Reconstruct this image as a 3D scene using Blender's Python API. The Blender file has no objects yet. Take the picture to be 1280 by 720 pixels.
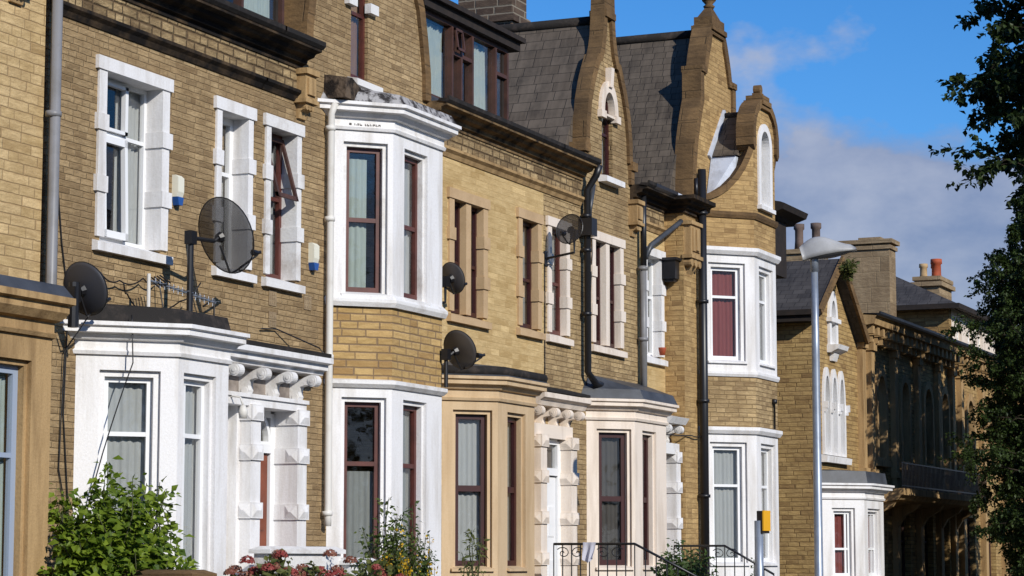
import bpy, bmesh, math, random
from mathutils import Vector, Matrix, geometry
R = random.Random(7)
ZG = 1.7                       # eye height above the pavement; all z below are measured from eye level
sc = bpy.context.scene
col = sc.collection
PI = math.pi

# ------------------------------------------------------------------ helpers
class MB:
    def __init__(s, smooth=False): s.v = []; s.f = []; s.smooth = smooth
    def add(s, vs, fs):
        o = len(s.v); s.v += [tuple(p) for p in vs]; s.f += [tuple(o+i for i in f) for f in fs]
    def build(s, name, mat, parent=None):
        me = bpy.data.meshes.new(name)
        off = Vector((0, 0, 0))
        p = parent
        while p is not None: off += p.location; p = p.parent
        me.from_pydata([(x-off.x, y-off.y, z+ZG-off.z) for x, y, z in s.v], [], s.f)
        uv = me.uv_layers.new(name='UVMap').data
        for pl in me.polygons:
            n = pl.normal
            h = math.hypot(n.x, n.y)
            for li in pl.loop_indices:
                c = me.vertices[me.loops[li].vertex_index].co + off
                if h < 0.2: uv[li].uv = (c.x, c.y)
                else: uv[li].uv = ((-n.y*c.x+n.x*c.y)/h, c.z/h)
            pl.use_smooth = s.smooth
        me.materials.append(mat)
        o = bpy.data.objects.new(name, me); col.objects.link(o)
        if parent: o.parent = parent
        return o

def tag(o, label=None, cat=None, group=None, kind=None):
    if label: o['label'] = label
    if cat: o['category'] = cat
    if group: o['group'] = group
    if kind: o['kind'] = kind
    return o
def empty(name, loc, label, cat, group=None):
    o = bpy.data.objects.new(name, None); col.objects.link(o); o.location = loc
    o.empty_display_size = .3
    return tag(o, label, cat, group)

class F:                       # vertical face frame: u along, d outwards, z up
    def __init__(s, p0, p1):
        s.o = Vector((p0[0], p0[1])); d = Vector((p1[0]-p0[0], p1[1]-p0[1])); s.L = d.length
        s.u = d/s.L; s.n = Vector((s.u.y, -s.u.x))
    def p(s, u, d, z):
        q = s.o + s.u*u + s.n*d
        return (q.x, q.y, z)
FX = F((0, 0), (1, 0))         # the common terrace front, u = X

def area2(poly): return sum(poly[i-1][0]*poly[i][1]-poly[i][0]*poly[i-1][1] for i in range(len(poly)))
def loft(mb, A, B, tris=None):
    """solid between two parallel 3D outlines A (seen counter-clockwise) and B behind it"""
    n = len(A)
    t = geometry.tessellate_polygon([[Vector(p) for p in A]])
    mb.add(A+B, [])
    o = len(mb.v)-2*n
    nrm = sum((Vector(A[i-1]).cross(Vector(A[i])) for i in range(n)), Vector())
    for a, b, c in t:
        tn = (Vector(A[b])-Vector(A[a])).cross(Vector(A[c])-Vector(A[a]))
        if tn.dot(nrm) < 0: a, c = c, a
        mb.f.append((o+a, o+b, o+c)); mb.f.append((o+n+c, o+n+b, o+n+a))
    for i in range(n):
        j = (i+1) % n
        mb.f.append((o+i, o+n+i, o+n+j, o+j))
def slab(mb, f, outer, holes=(), d0=0, d1=-.3):
    """wall slab with holes in face frame f; outlines in (u,z)"""
    if area2(outer) < 0: outer = outer[::-1]
    loops = [outer]+[h if area2(h) < 0 else h[::-1] for h in holes]
    flat = [p for l in loops for p in l]
    t = geometry.tessellate_polygon([[Vector((p[0], p[1], 0)) for p in l] for l in loops])
    n = len(flat); o = len(mb.v)
    mb.v += [f.p(u, d0, z) for u, z in flat]+[f.p(u, d1, z) for u, z in flat]
    for a, b, c in t:
        ar = (flat[b][0]-flat[a][0])*(flat[c][1]-flat[a][1])-(flat[c][0]-flat[a][0])*(flat[b][1]-flat[a][1])
        if ar < 0: a, c = c, a
        mb.f.append((o+a, o+b, o+c)); mb.f.append((o+n+c, o+n+b, o+n+a))
    k = 0
    for l in loops:
        m = len(l)
        for i in range(m):
            j = (i+1) % m
            mb.f.append((o+k+i, o+n+k+i, o+n+k+j, o+k+j))
        k += m
def rect(u0, u1, z0, z1): return [(u0, z0), (u1, z0), (u1, z1), (u0, z1)]
def box(mb, f, u0, u1, d0, d1, z0, z1):
    v = [f.p(u, d, z) for z in (z0, z1) for d in (d1, d0) for u in (u0, u1)]
    mb.add(v, [(0, 1, 5, 4), (3, 2, 6, 7), (2, 0, 4, 6), (1, 3, 7, 5), (4, 5, 7, 6), (2, 3, 1, 0)])
def wbox(mb, x0, x1, y0, y1, z0, z1): box(mb, FX, x0, x1, -y1, -y0, z0, z1)
def prof_u(mb, f, poly, u0, u1):
    """(d,z) outline extruded along u"""
    if area2(poly) < 0: poly = poly[::-1]
    loft(mb, [f.p(u1, d, z) for d, z in poly], [f.p(u0, d, z) for d, z in poly])
def offset(path, d):
    out = []
    n = len(path)
    for i in range(n):
        ns = []
        for a, b in ((i-1, i), (i, i+1)):
            if a >= 0 and b < n:
                t = (Vector(path[b])-Vector(path[a])).normalized(); ns.append(Vector((t.y, -t.x)))
        m = sum(ns, Vector((0, 0)))/len(ns)
        m = m/(m.length_squared) if m.length > 1e-6 else m
        out.append(Vector(path[i])+m*d)
    return out
def sweep(mb, path, prof):
    """(d,z) outline carried along a plan polyline (d to the right of travel)"""
    if area2(prof) < 0: prof = prof[::-1]
    offs = [offset(path, d) for d, z in prof]
    n = len(path); m = len(prof); o = len(mb.v)
    for i in range(n): mb.v += [(offs[k][i].x, offs[k][i].y, prof[k][1]) for k in range(m)]
    for i in range(n-1):
        for k in range(m):
            j = (k+1) % m
            mb.f.append((o+i*m+k, o+i*m+j, o+(i+1)*m+j, o+(i+1)*m+k)[::-1])
    for a, b, c in geometry.tessellate_polygon([[Vector((p[0], p[1], 0)) for p in prof]]):
        ar = (prof[b][0]-prof[a][0])*(prof[c][1]-prof[a][1])-(prof[c][0]-prof[a][0])*(prof[b][1]-prof[a][1])
        if ar < 0: a, c = c, a
        e = o+(n-1)*m
        mb.f.append((e+a, e+b, e+c)); mb.f.append((o+c, o+b, o+a))
def tube(mb, pts, r, n=8, cap=True):
    pts = [Vector(p) for p in pts]
    rs = r if isinstance(r, (list, tuple)) else [r]*len(pts)
    o = len(mb.v); a = None
    for i, p in enumerate(pts):
        t = (pts[min(i+1, len(pts)-1)]-pts[max(i-1, 0)]).normalized()
        if a is None:
            a = t.cross(Vector((0, 0, 1)) if abs(t.z) < .9 else Vector((1, 0, 0))).normalized()
        a = (a-t*a.dot(t)).normalized(); b = t.cross(a)
        mb.v += [tuple(p+(a*math.cos(2*PI*k/n)+b*math.sin(2*PI*k/n))*rs[i]) for k in range(n)]
    for i in range(len(pts)-1):
        for k in range(n):
            j = (k+1) % n
            mb.f.append((o+i*n+k, o+i*n+j, o+(i+1)*n+j, o+(i+1)*n+k))
    if cap:
        mb.f.append(tuple(o+k for k in range(n))[::-1]); e = o+(len(pts)-1)*n
        mb.f.append(tuple(e+k for k in range(n)))
def lathe(mb, x, y, prof, n=14):
    tube(mb, [(x, y, z) for r, z in prof], [max(r, .002) for r, z in prof], n)
def cyl_axis(mb, c, axis, r, h, n=14):
    c = Vector(c); axis = Vector(axis).normalized()
    tube(mb, [c-axis*h/2, c+axis*h/2], r, n)

# ------------------------------------------------------------------ materials
def nodes(name):
    m = bpy.data.materials.new(name); m.use_nodes = True
    nt = m.node_tree; nt.nodes.clear()
    out = nt.nodes.new('ShaderNodeOutputMaterial')
    return m, nt, out
def N(nt, typ, **kw):
    n = nt.nodes.new(typ)
    for k, v in kw.items():
        if k.startswith('i_'): n.inputs[k[2:].replace('_', ' ')].default_value = v
        else: setattr(n, k, v)
    return n
def math_(nt, op, a, b=None, c=None):
    n = nt.nodes.new('ShaderNodeMath'); n.operation = op
    for i, x in enumerate((a, b, c)):
        if x is None: continue
        if isinstance(x, (int, float)): n.inputs[i].default_value = x
        else: nt.links.new(x, n.inputs[i])
    return n.outputs[0]
def mixc(nt, fac, a, b, mode='MIX'):
    n = nt.nodes.new('ShaderNodeMix'); n.data_type = 'RGBA'; n.blend_type = mode
    for i, x in ((0, fac), (6, a), (7, b)):
        if isinstance(x, (int, float)): n.inputs[i].default_value = x
        elif isinstance(x, tuple): n.inputs[i].default_value = (*x[:3], 1)
        else: nt.links.new(x, n.inputs[i])
    return n.outputs[2]
def noise(nt, vec, scale, detail=4, rough=.55, dim='3D'):
    n = nt.nodes.new('ShaderNodeTexNoise'); n.inputs['Scale'].default_value = scale
    n.inputs['Detail'].default_value = detail; n.inputs['Roughness'].default_value = rough
    if vec is not None: nt.links.new(vec, n.inputs['Vector'])
    return n.outputs[0]
def mapr(nt, x, a, b, c=0, d=1):
    n = nt.nodes.new('ShaderNodeMapRange'); n.clamp = True
    nt.links.new(x, n.inputs[0])
    for i, v in enumerate((a, b, c, d)): n.inputs[1+i].default_value = v
    return n.outputs[0]
def scalev(nt, vec, s):
    n = nt.nodes.new('ShaderNodeMapping'); n.inputs['Scale'].default_value = s
    nt.links.new(vec, n.inputs['Vector']); return n.outputs[0]

def stone_courses(name, c1, c2, mortar, stain, h=.1, wmin=.2, wmax=.4, joint=.007, stain_amt=.5, bump=.5, stain_scale=.5):
    m, nt, out = nodes(name)
    tc = N(nt, 'ShaderNodeTexCoord'); uv = tc.outputs['UV']; ob = N(nt, 'ShaderNodeNewGeometry').outputs['Position']
    wob = noise(nt, uv, 9, 2)
    sep = N(nt, 'ShaderNodeSeparateXYZ'); nt.links.new(uv, sep.inputs[0])
    w1 = math_(nt, 'MULTIPLY_ADD', wob, .018, -.009)
    u = math_(nt, 'ADD', sep.outputs[0], w1); v = math_(nt, 'ADD', sep.outputs[1], w1)
    vr = math_(nt, 'DIVIDE', v, h)
    row = math_(nt, 'FLOOR', vr); fv = math_(nt, 'FRACT', vr)
    wn = N(nt, 'ShaderNodeTexWhiteNoise', noise_dimensions='1D'); nt.links.new(row, wn.inputs['W'])
    wid = mapr(nt, wn.outputs[0], 0, 1, wmin, wmax)
    sh = math_(nt, 'MULTIPLY', wn.outputs[0], 37.7)
    # irregular lengths inside a row
    bend = N(nt, 'ShaderNodeTexNoise', noise_dimensions='2D'); bend.inputs['Scale'].default_value = 1; bend.inputs['Detail'].default_value = 0
    cb = N(nt, 'ShaderNodeCombineXYZ'); nt.links.new(math_(nt, 'MULTIPLY', u, 1.7), cb.inputs[0]); nt.links.new(math_(nt, 'MULTIPLY', row, 3.37), cb.inputs[1])
    nt.links.new(cb.outputs[0], bend.inputs['Vector'])
    ub = math_(nt, 'MULTIPLY_ADD', bend.outputs[0], .45, u)
    ur = math_(nt, 'ADD', math_(nt, 'DIVIDE', ub, wid), sh)
    cidx = math_(nt, 'FLOOR', ur); fu = math_(nt, 'FRACT', ur)
    du = math_(nt, 'MULTIPLY', math_(nt, 'MINIMUM', fu, math_(nt, 'SUBTRACT', 1, fu)), wid)
    dv = math_(nt, 'MULTIPLY', math_(nt, 'MINIMUM', fv, math_(nt, 'SUBTRACT', 1, fv)), h)
    dd = math_(nt, 'MINIMUM', du, dv)
    mask = mapr(nt, dd, joint*.25, joint*1.9)          # 0 in the joint, 1 on the stone
    cc = N(nt, 'ShaderNodeCombineXYZ'); nt.links.new(cidx, cc.inputs[0]); nt.links.new(row, cc.inputs[1])
    wn2 = N(nt, 'ShaderNodeTexWhiteNoise', noise_dimensions='2D'); nt.links.new(cc.outputs[0], wn2.inputs['Vector'])
    base = mixc(nt, wn2.outputs[0], c1, c2)
    sp = N(nt, 'ShaderNodeSeparateColor'); nt.links.new(wn2.outputs[1], sp.inputs[0])
    base = mixc(nt, mapr(nt, sp.outputs[1], .74, 1, 0, .75), base, stain)         # a few dark stones
    base = mixc(nt, mapr(nt, sp.outputs[2], .84, 1, 0, .55), base, tuple(min(1, x*1.5) for x in c2))   # a few pale ones
    grain = noise(nt, uv, 38, 5, .7)
    base = mixc(nt, mapr(nt, grain, .35, .75, 0, .45), base, stain)
    patch = noise(nt, scalev(nt, uv, (3.2, 15, 1)), 1, 4, .7)
    base = mixc(nt, mapr(nt, patch, .46, .68, 0, .55), base, stain)
    base = mixc(nt, mapr(nt, patch, .48, .30, 0, .45), base, tuple(min(1, x*1.22) for x in c2))
    big = noise(nt, ob, stain_scale, 5, .62)
    streak = noise(nt, scalev(nt, ob, (1.6, 1.6, .22)), 1.2, 4, .6)
    st = math_(nt, 'MULTIPLY', mapr(nt, math_(nt, 'ADD', math_(nt, 'MULTIPLY', big, .6), math_(nt, 'MULTIPLY', streak, .4)), .42, .66), stain_amt)
    base = mixc(nt, st, base, stain)
    base = mixc(nt, mask, mortar, base)
    b = N(nt, 'ShaderNodeBsdfPrincipled'); nt.links.new(base, b.inputs['Base Color'])
    b.inputs['Roughness'].default_value = .9; b.inputs['Specular IOR Level'].default_value = .15
    hgt = math_(nt, 'ADD', math_(nt, 'MULTIPLY', mask, .6), math_(nt, 'ADD', math_(nt, 'MULTIPLY', grain, .35), math_(nt, 'ADD', math_(nt, 'MULTIPLY', noise(nt, scalev(nt, uv, (9, 20, 1)), 1, 4, .6), .9), math_(nt, 'MULTIPLY', math_(nt, 'SUBTRACT', wn2.outputs[0], .5), math_(nt, 'MULTIPLY_ADD', fv, .5, .25)))))
    bp = N(nt, 'ShaderNodeBump'); bp.inputs['Strength'].default_value = bump; bp.inputs['Distance'].default_value = .03
    nt.links.new(hgt, bp.inputs['Height']); nt.links.new(bp.outputs[0], b.inputs['Normal'])
    nt.links.new(b.outputs[0], out.inputs[0])
    return m
def surface(name, c, c2=None, rough=.6, scale=3, lo=.4, hi=.7, amt=1, bump=.0, spec=.3, metal=0, streak=False, grain=0, bscale=25):
    m, nt, out = nodes(name)
    ob = N(nt, 'ShaderNodeNewGeometry').outputs['Position']
    b = N(nt, 'ShaderNodeBsdfPrincipled')
    b.inputs['Roughness'].default_value = rough; b.inputs['Metallic'].default_value = metal
    b.inputs['Specular IOR Level'].default_value = spec
    if c2:
        vec = scalev(nt, ob, (2.2, 2.2, .3)) if streak else ob
        n = noise(nt, vec, scale, 6, .65)
        bc = mixc(nt, mapr(nt, n, lo, hi, 0, amt), c, c2)
        if grain:
            bc = mixc(nt, mapr(nt, noise(nt, ob, 45, 4, .7), .4, .8, 0, grain), bc, c2)
        nt.links.new(bc, b.inputs['Base Color'])
    else: b.inputs['Base Color'].default_value = (*c, 1)
    if bump:
        bp = N(nt, 'ShaderNodeBump'); bp.inputs['Strength'].default_value = bump; bp.inputs['Distance'].default_value = .02
        nt.links.new(noise(nt, ob, bscale, 6, .65), bp.inputs['Height']); nt.links.new(bp.outputs[0], b.inputs['Normal'])
    nt.links.new(b.outputs[0], out.inputs[0])
    return m
def glass_mat():
    m, nt, out = nodes('window_glass')
    tr = N(nt, 'ShaderNodeBsdfTransparent'); tr.inputs[0].default_value = (.978, .978, .972, 1)
    gl = N(nt, 'ShaderNodeBsdfGlossy'); gl.inputs['Roughness'].default_value = .015
    fr = N(nt, 'ShaderNodeLayerWeight'); fr.inputs[0].default_value = .5
    ob = N(nt, 'ShaderNodeNewGeometry').outputs['Position']
    bp = N(nt, 'ShaderNodeBump'); bp.inputs['Strength'].default_value = .06; bp.inputs['Distance'].default_value = .05
    nt.links.new(noise(nt, ob, 2.2, 2), bp.inputs['Height']); nt.links.new(bp.outputs[0], gl.inputs['Normal'])
    fac = math_(nt, 'MULTIPLY_ADD', math_(nt, 'POWER', fr.outputs[1], 4.5), .9, .05)
    mx = N(nt, 'ShaderNodeMixShader'); nt.links.new(fac, mx.inputs[0]); nt.links.new(tr.outputs[0], mx.inputs[1]); nt.links.new(gl.outputs[0], mx.inputs[2])
    nt.links.new(mx.outputs[0], out.inputs[0]); return m
def cloth(name, c, trans=.3):
    m, nt, out = nodes(name)
    d = N(nt, 'ShaderNodeBsdfDiffuse'); t = N(nt, 'ShaderNodeBsdfTranslucent')
    uv = N(nt, 'ShaderNodeTexCoord').outputs['UV']
    n = noise(nt, scalev(nt, uv, (1, .15, 1)), 30, 3)
    cc = mixc(nt, mapr(nt, n, .3, .7, 0, .35), c, tuple(x*.7 for x in c))
    nt.links.new(cc, d.inputs[0]); nt.links.new(cc, t.inputs[0])
    mx = N(nt, 'ShaderNodeMixShader'); mx.inputs[0].default_value = trans
    nt.links.new(d.outputs[0], mx.inputs[1]); nt.links.new(t.outputs[0], mx.inputs[2]); nt.links.new(mx.outputs[0], out.inputs[0]); return m
def mesh_dish(name, c, see):
    m, nt, out = nodes(name)
    b = N(nt, 'ShaderNodeBsdfPrincipled'); b.inputs['Base Color'].default_value = (*c, 1); b.inputs['Roughness'].default_value = .5
    t = N(nt, 'ShaderNodeBsdfTransparent')
    mx = N(nt, 'ShaderNodeMixShader'); mx.inputs[0].default_value = see
    nt.links.new(b.outputs[0], mx.inputs[1]); nt.links.new(t.outputs[0], mx.inputs[2]); nt.links.new(mx.outputs[0], out.inputs[0]); return m
def slates(name, c1, c2, c3, h=.2, w=.3):
    m, nt, out = nodes(name)
    uv = N(nt, 'ShaderNodeTexCoord').outputs['UV']
    sep = N(nt, 'ShaderNodeSeparateXYZ'); nt.links.new(uv, sep.inputs[0])
    vr = math_(nt, 'DIVIDE', sep.outputs[1], h); row = math_(nt, 'FLOOR', vr); fv = math_(nt, 'FRACT', vr)
    wn = N(nt, 'ShaderNodeTexWhiteNoise', noise_dimensions='1D'); nt.links.new(row, wn.inputs['W'])
    ur = math_(nt, 'ADD', math_(nt, 'DIVIDE', sep.outputs[0], w), math_(nt, 'MULTIPLY', wn.outputs[0], 5.3))
    cu = math_(nt, 'FLOOR', ur); fu = math_(nt, 'FRACT', ur)
    cc = N(nt, 'ShaderNodeCombineXYZ'); nt.links.new(cu, cc.inputs[0]); nt.links.new(row, cc.inputs[1])
    wn2 = N(nt, 'ShaderNodeTexWhiteNoise', noise_dimensions='2D'); nt.links.new(cc.outputs[0], wn2.inputs['Vector'])
    base = mixc(nt, wn2.outputs[0], c1, c2)
    base = mixc(nt, mapr(nt, noise(nt, uv, 1.3, 6, .7), .42, .66, 0, .8), base, c3)
    base = mixc(nt, mapr(nt, noise(nt, scalev(nt, uv, (9, 1.1, 1)), 1, 5, .7), .42, .75, 0, .6), base, tuple(x*1.25 for x in c2))
    du = math_(nt, 'MULTIPLY', math_(nt, 'MINIMUM', fu, math_(nt, 'SUBTRACT', 1, fu)), w)
    gap = math_(nt, 'MINIMUM', mapr(nt, du, .002, .008), mapr(nt, fv, .0, .07))
    base = mixc(nt, gap, (.012, .011, .01), base)
    b = N(nt, 'ShaderNodeBsdfPrincipled'); nt.links.new(base, b.inputs['Base Color']); b.inputs['Roughness'].default_value = .7; b.inputs['Specular IOR Level'].default_value = .25
    hg = math_(nt, 'ADD', math_(nt, 'MULTIPLY', gap, .5), math_(nt, 'ADD', math_(nt, 'MULTIPLY', math_(nt, 'SUBTRACT', 1, fv), .5), math_(nt, 'MULTIPLY', wn2.outputs[0], .5)))
    bp = N(nt, 'ShaderNodeBump'); bp.inputs['Strength'].default_value = .7; bp.inputs['Distance'].default_value = .02
    nt.links.new(hg, bp.inputs['Height']); nt.links.new(bp.outputs[0], b.inputs['Normal'])
    nt.links.new(b.outputs[0], out.inputs[0]); return m
def leafmat(name, c1, c2, trans=.35):
    m, nt, out = nodes(name)
    ob = N(nt, 'ShaderNodeNewGeometry')
    cc = mixc(nt, mapr(nt, ob.outputs['Random Per Island'], 0, 1), c1, c2)
    b = N(nt, 'ShaderNodeBsdfPrincipled'); nt.links.new(cc, b.inputs['Base Color']); b.inputs['Roughness'].default_value = .5; b.inputs['Specular IOR Level'].default_value = .25
    t = N(nt, 'ShaderNodeBsdfTranslucent'); nt.links.new(cc, t.inputs[0])
    mx = N(nt, 'ShaderNodeMixShader'); mx.inputs[0].default_value = trans
    nt.links.new(b.outputs[0], mx.inputs[1]); nt.links.new(t.outputs[0], mx.inputs[2]); nt.links.new(mx.outputs[0], out.inputs[0]); return m

M = {}
M['wall_pale'] = stone_courses('pale_coursed_stone', (.50, .36, .175), (.62, .46, .245), (.33, .22, .11), (.28, .18, .08), h=.115, wmin=.25, wmax=.5, stain_amt=.35, joint=.006)
M['wall_brown'] = stone_courses('brown_coursed_stone', (.385, .268, .138), (.49, .356, .195), (.28, .19, .098), (.165, .108, .055), h=.075, wmin=.16, wmax=.36, joint=.005, stain_amt=.8, bump=.7)
M['wall_clean'] = stone_courses('cleaned_coursed_stone', (.545, .395, .195), (.605, .45, .23), (.48, .33, .145), (.36, .235, .095), h=.10, wmin=.25, wmax=.55, joint=.003, stain_amt=.45, bump=.4)
M['wall_mid'] = stone_courses('weathered_coursed_stone', (.43, .308, .155), (.53, .388, .205), (.26, .175, .088), (.17, .11, .055), h=.085, wmin=.18, wmax=.4, joint=.006, stain_amt=.75, bump=.7)
M['wall_bay'] = stone_courses('golden_coursed_stone', (.44, .30, .12), (.53, .365, .16), (.19, .13, .08), (.28, .165, .065), h=.105, wmin=.25, wmax=.5, stain_amt=.3, joint=.009)
M['wall_wing'] = stone_courses('orange_coursed_stone', (.44, .29, .125), (.52, .355, .16), (.30, .19, .085), (.2, .12, .052), h=.095, stain_amt=.4, joint=.005)
M['wall_villa'] = stone_courses('villa_coursed_stone', (.43, .29, .115), (.52, .36, .155), (.20, .125, .055), (.17, .10, .045), h=.10, wmin=.25, wmax=.5, stain_amt=.45, joint=.006)
M['rubble'] = stone_courses('rock_faced_stone', (.38, .27, .14), (.50, .37, .2), (.12, .08, .045), (.10, .065, .035), h=.12, wmin=.2, wmax=.45, joint=.012, stain_amt=.85, bump=1, stain_scale=1.6)
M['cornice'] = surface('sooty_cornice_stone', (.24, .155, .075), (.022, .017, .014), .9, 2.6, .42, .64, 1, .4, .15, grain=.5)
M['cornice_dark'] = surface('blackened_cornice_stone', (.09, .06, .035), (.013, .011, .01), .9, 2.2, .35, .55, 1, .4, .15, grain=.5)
M['coping'] = stone_courses('weathered_gable_coping', (.25, .152, .068), (.20, .122, .056), (.10, .065, .034), (.065, .042, .024), h=.43, wmin=1.2, wmax=1.8, joint=.008, stain_amt=.8, stain_scale=1.3)
M['dressed'] = surface('dressed_sandstone', (.45, .30, .145), (.20, .125, .058), .9, 2.2, .42, .68, .85, .4, .15, streak=True, grain=.4)
M['white'] = surface('white_masonry_paint', (.775, .765, .765), (.43, .39, .34), .6, 1.5, .47, .74, .7, .25, .25, streak=True, grain=.28)
M['white_old'] = surface('flaking_white_paint', (.74, .73, .72), (.36, .31, .26), .6, 2.0, .5, .72, .7, .3, .3, grain=.25)
M['grime_and_shade'] = surface('grime_and_painted_shade', (.30, .26, .23), (.14, .115, .10), .8, 3, .4, .65, 1, .3, .2)  # dirt plus the shade under the porch hood, mixed into one colour
M['tan'] = surface('tan_masonry_paint', (.56, .415, .255), (.36, .235, .12), .65, 1.6, .45, .72, .65, .2, .25, streak=True, grain=.22)
M['tan_stone'] = surface('tan_window_stone', (.52, .365, .21), (.30, .19, .095), .7, 1.8, .45, .75, .6, .2, .25, grain=.25)
M['pink'] = surface('pale_pink_masonry_paint', (.76, .665, .57), (.44, .345, .26), .65, 1.6, .47, .74, .65, .2, .25, streak=True, grain=.22)
M['upvc'] = surface('white_window_plastic', (.78, .785, .79), None, .3, spec=.5)
M['blue_white'] = surface('grey_blue_window_paint', (.30, .36, .46), None, .4, spec=.4)
M['brown_frame'] = surface('mahogany_frame_paint', (.105, .030, .022), (.06, .018, .014), .4, 4, .4, .7, 1, 0, .4)
M['maroon_frame'] = surface('dark_maroon_frame_paint', (.045, .010, .010), (.03, .008, .008), .35, 4, .4, .7, 1, 0, .45)
M['dormer_frame'] = surface('dull_brown_frame_paint', (.085, .04, .03), (.045, .024, .02), .55, 4, .4, .7, 1, 0, .3)
M['door_red'] = surface('red_brown_door_paint', (.22, .055, .022), (.14, .035, .016), .4, 3, .4, .7, 1, 0, .4)
M['glass'] = glass_mat()
M['lace'] = cloth('white_lace_curtain', (.55, .58, .58))
M['net'] = cloth('grey_net_curtain', (.40, .43, .42), .4)
M['green_curtain'] = cloth('pale_green_curtain', (.50, .59, .545))
M['maroon_curtain'] = cloth('maroon_curtain', (.25, .075, .068), .12)
M['brown_blind'] = cloth('brown_blind', (.24, .14, .08), .1)
M['dark_blind'] = cloth('dark_striped_blind', (.10, .095, .09), .1)
M['room'] = surface('dim_room_plaster', (.10, .095, .09))
M['slate'] = slates('old_stone_slates', (.092, .072, .054), (.135, .108, .083), (.04, .033, .026), .21, .34)
M['slate_fine'] = slates('small_stone_slates', (.085, .068, .051), (.13, .104, .079), (.038, .031, .025), .16, .24)
M['slate_dark'] = slates('dark_slates', (.045, .040, .038), (.075, .068, .064), (.028, .026, .026), .2, .3)
M['lead'] = surface('grey_lead', (.055, .060, .070), (.032, .034, .038), .45, 2.5, .4, .65, 1, .1, .5)
M['lead_white'] = surface('whitened_lead', (.55, .60, .70), (.32, .34, .38), .5, 3, .45, .7, 1, .15, .4)
M['felt'] = surface('black_roof_felt', (.020, .018, .017), (.05, .04, .035), .85, 5, .5, .7, 1, .5, .2)
M['lead_mossy'] = surface('streaked_lead_roof', (.34, .33, .33), (.03, .026, .026), .8, 7, .47, .6, 1, .6, .2)
M['rubble_dark'] = surface('mossy_dark_rubble', (.13, .095, .068), (.022, .018, .016), .95, 5, .42, .6, 1, 1, .1)
M['black_iron'] = surface('black_cast_iron', (.010, .010, .012), None, .4, spec=.5)
M['grey_pipe'] = surface('grey_plastic_pipe', (.21, .21, .22), (.15, .145, .14), .45, 2, .45, .7, 1, spec=.4)
M['pale_pipe'] = surface('cream_painted_pipe', (.66, .64, .60), (.4, .36, .3), .5, 2, .5, .75, .6)
M['dish'] = mesh_dish('perforated_grey_dish', (.030, .028, .030), .38)
M['dish_dense'] = mesh_dish('fine_mesh_grey_dish', (.075, .07, .072), .15)
M['dish_solid'] = surface('charcoal_dish_paint', (.045, .046, .055), None, .45, spec=.4)
M['steel'] = surface('galvanised_steel', (.33, .37, .43), (.24, .27, .32), .4, 4, .4, .7, 1, 0, .5, .5)
M['lamp_shell'] = surface('pale_grey_lamp_shell', (.40, .40, .40), (.30, .30, .30), .4, 3)
M['lamp_glass'] = surface('dull_lamp_bowl', (.07, .07, .07), None, .25, spec=.5)
M['yellow'] = surface('yellow_sign_plastic', (.72, .36, .012), None, .4)
M['blue'] = surface('blue_alarm_plastic', (.02, .085, .30), None, .35)
M['cream_plastic'] = surface('yellowed_white_plastic', (.72, .70, .58), None, .4)
M['terracotta'] = surface('terracotta_pot', (.42, .085, .03), (.26, .06, .03), .7, 3)
M['buff_pot'] = surface('buff_clay_pot', (.52, .36, .19), (.3, .2, .1), .7, 3)
M['dark_pot'] = surface('sooty_clay_pot', (.17, .12, .10), (.05, .04, .035), .8, 3)
M['chimney'] = stone_courses('sooty_chimney_stone', (.085, .06, .043), (.14, .10, .072), (.24, .21, .165), (.05, .035, .03), h=.16, wmin=.3, wmax=.5, joint=.012)
M['chimney_tan'] = stone_courses('tan_chimney_render', (.33, .245, .15), (.36, .27, .165), (.30, .22, .13), (.16, .11, .065), h=.4, wmin=.6, wmax=1.2, stain_amt=.7, stain_scale=1.1)
M['dark_finish'] = surface('near_black_finish', (.02, .016, .014), (.035, .025, .02), .8, 5)
M['asphalt'] = surface('grey_asphalt', (.05, .05, .052), (.035, .035, .036), .9, 6, .4, .65, 1, .5, .2, bscale=90)
M['paving'] = slates('concrete_paving_flags', (.20, .195, .185), (.26, .25, .235), (.15, .145, .135), .6, .75)
M['soil'] = surface('dark_garden_soil', (.045, .032, .02), (.02, .03, .01), .95, 6, .4, .65, 1, .9, .1)
M['grass_ground'] = surface('rough_grass_ground', (.06, .085, .025), (.035, .045, .015), .95, 2, .4, .65, 1, .8, .1)
M['kerb'] = surface('grey_kerb_stone', (.24, .235, .22), (.15, .145, .135), .85, 4)
M['roadpaint'] = surface('white_road_paint', (.7, .7, .68), (.4, .4, .39), .7, 8)
M['bark'] = surface('dark_bark', (.045, .035, .026), (.022, .018, .014), .95, 12, .4, .65, 1, .9, .1)
M['stem'] = surface('green_brown_stem', (.05, .055, .02), None, .7)
M['leaf_tree'] = leafmat('dark_tree_leaf', (.016, .028, .008), (.040, .062, .014), .22)
M['leaf_tree_b'] = leafmat('mid_tree_leaf', (.022, .038, .010), (.055, .085, .018), .25)
M['leaf_bright'] = leafmat('bright_shrub_leaf', (.06, .115, .010), (.23, .31, .03), .42)
M['leaf_dark'] = leafmat('dark_shrub_leaf', (.022, .046, .012), (.075, .12, .032), .3)
M['leaf_mid'] = leafmat('mid_green_shrub_leaf', (.025, .05, .012), (.13, .17, .035), .35)
M['leaf_olive'] = leafmat('olive_shrub_leaf', (.06, .08, .02), (.15, .16, .045), .35)
M['petal_red'] = leafmat('dusky_red_petal', (.20, .055, .04), (.42, .21, .14), .35)
M['petal_pink'] = leafmat('deep_pink_petal', (.26, .035, .035), (.42, .12, .10), .3)
M['petal_yellow'] = leafmat('yellow_petal', (.55, .32, .01), (.75, .5, .04), .3)
M['towel'] = cloth('pale_blue_towel', (.72, .72, .82))
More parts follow.
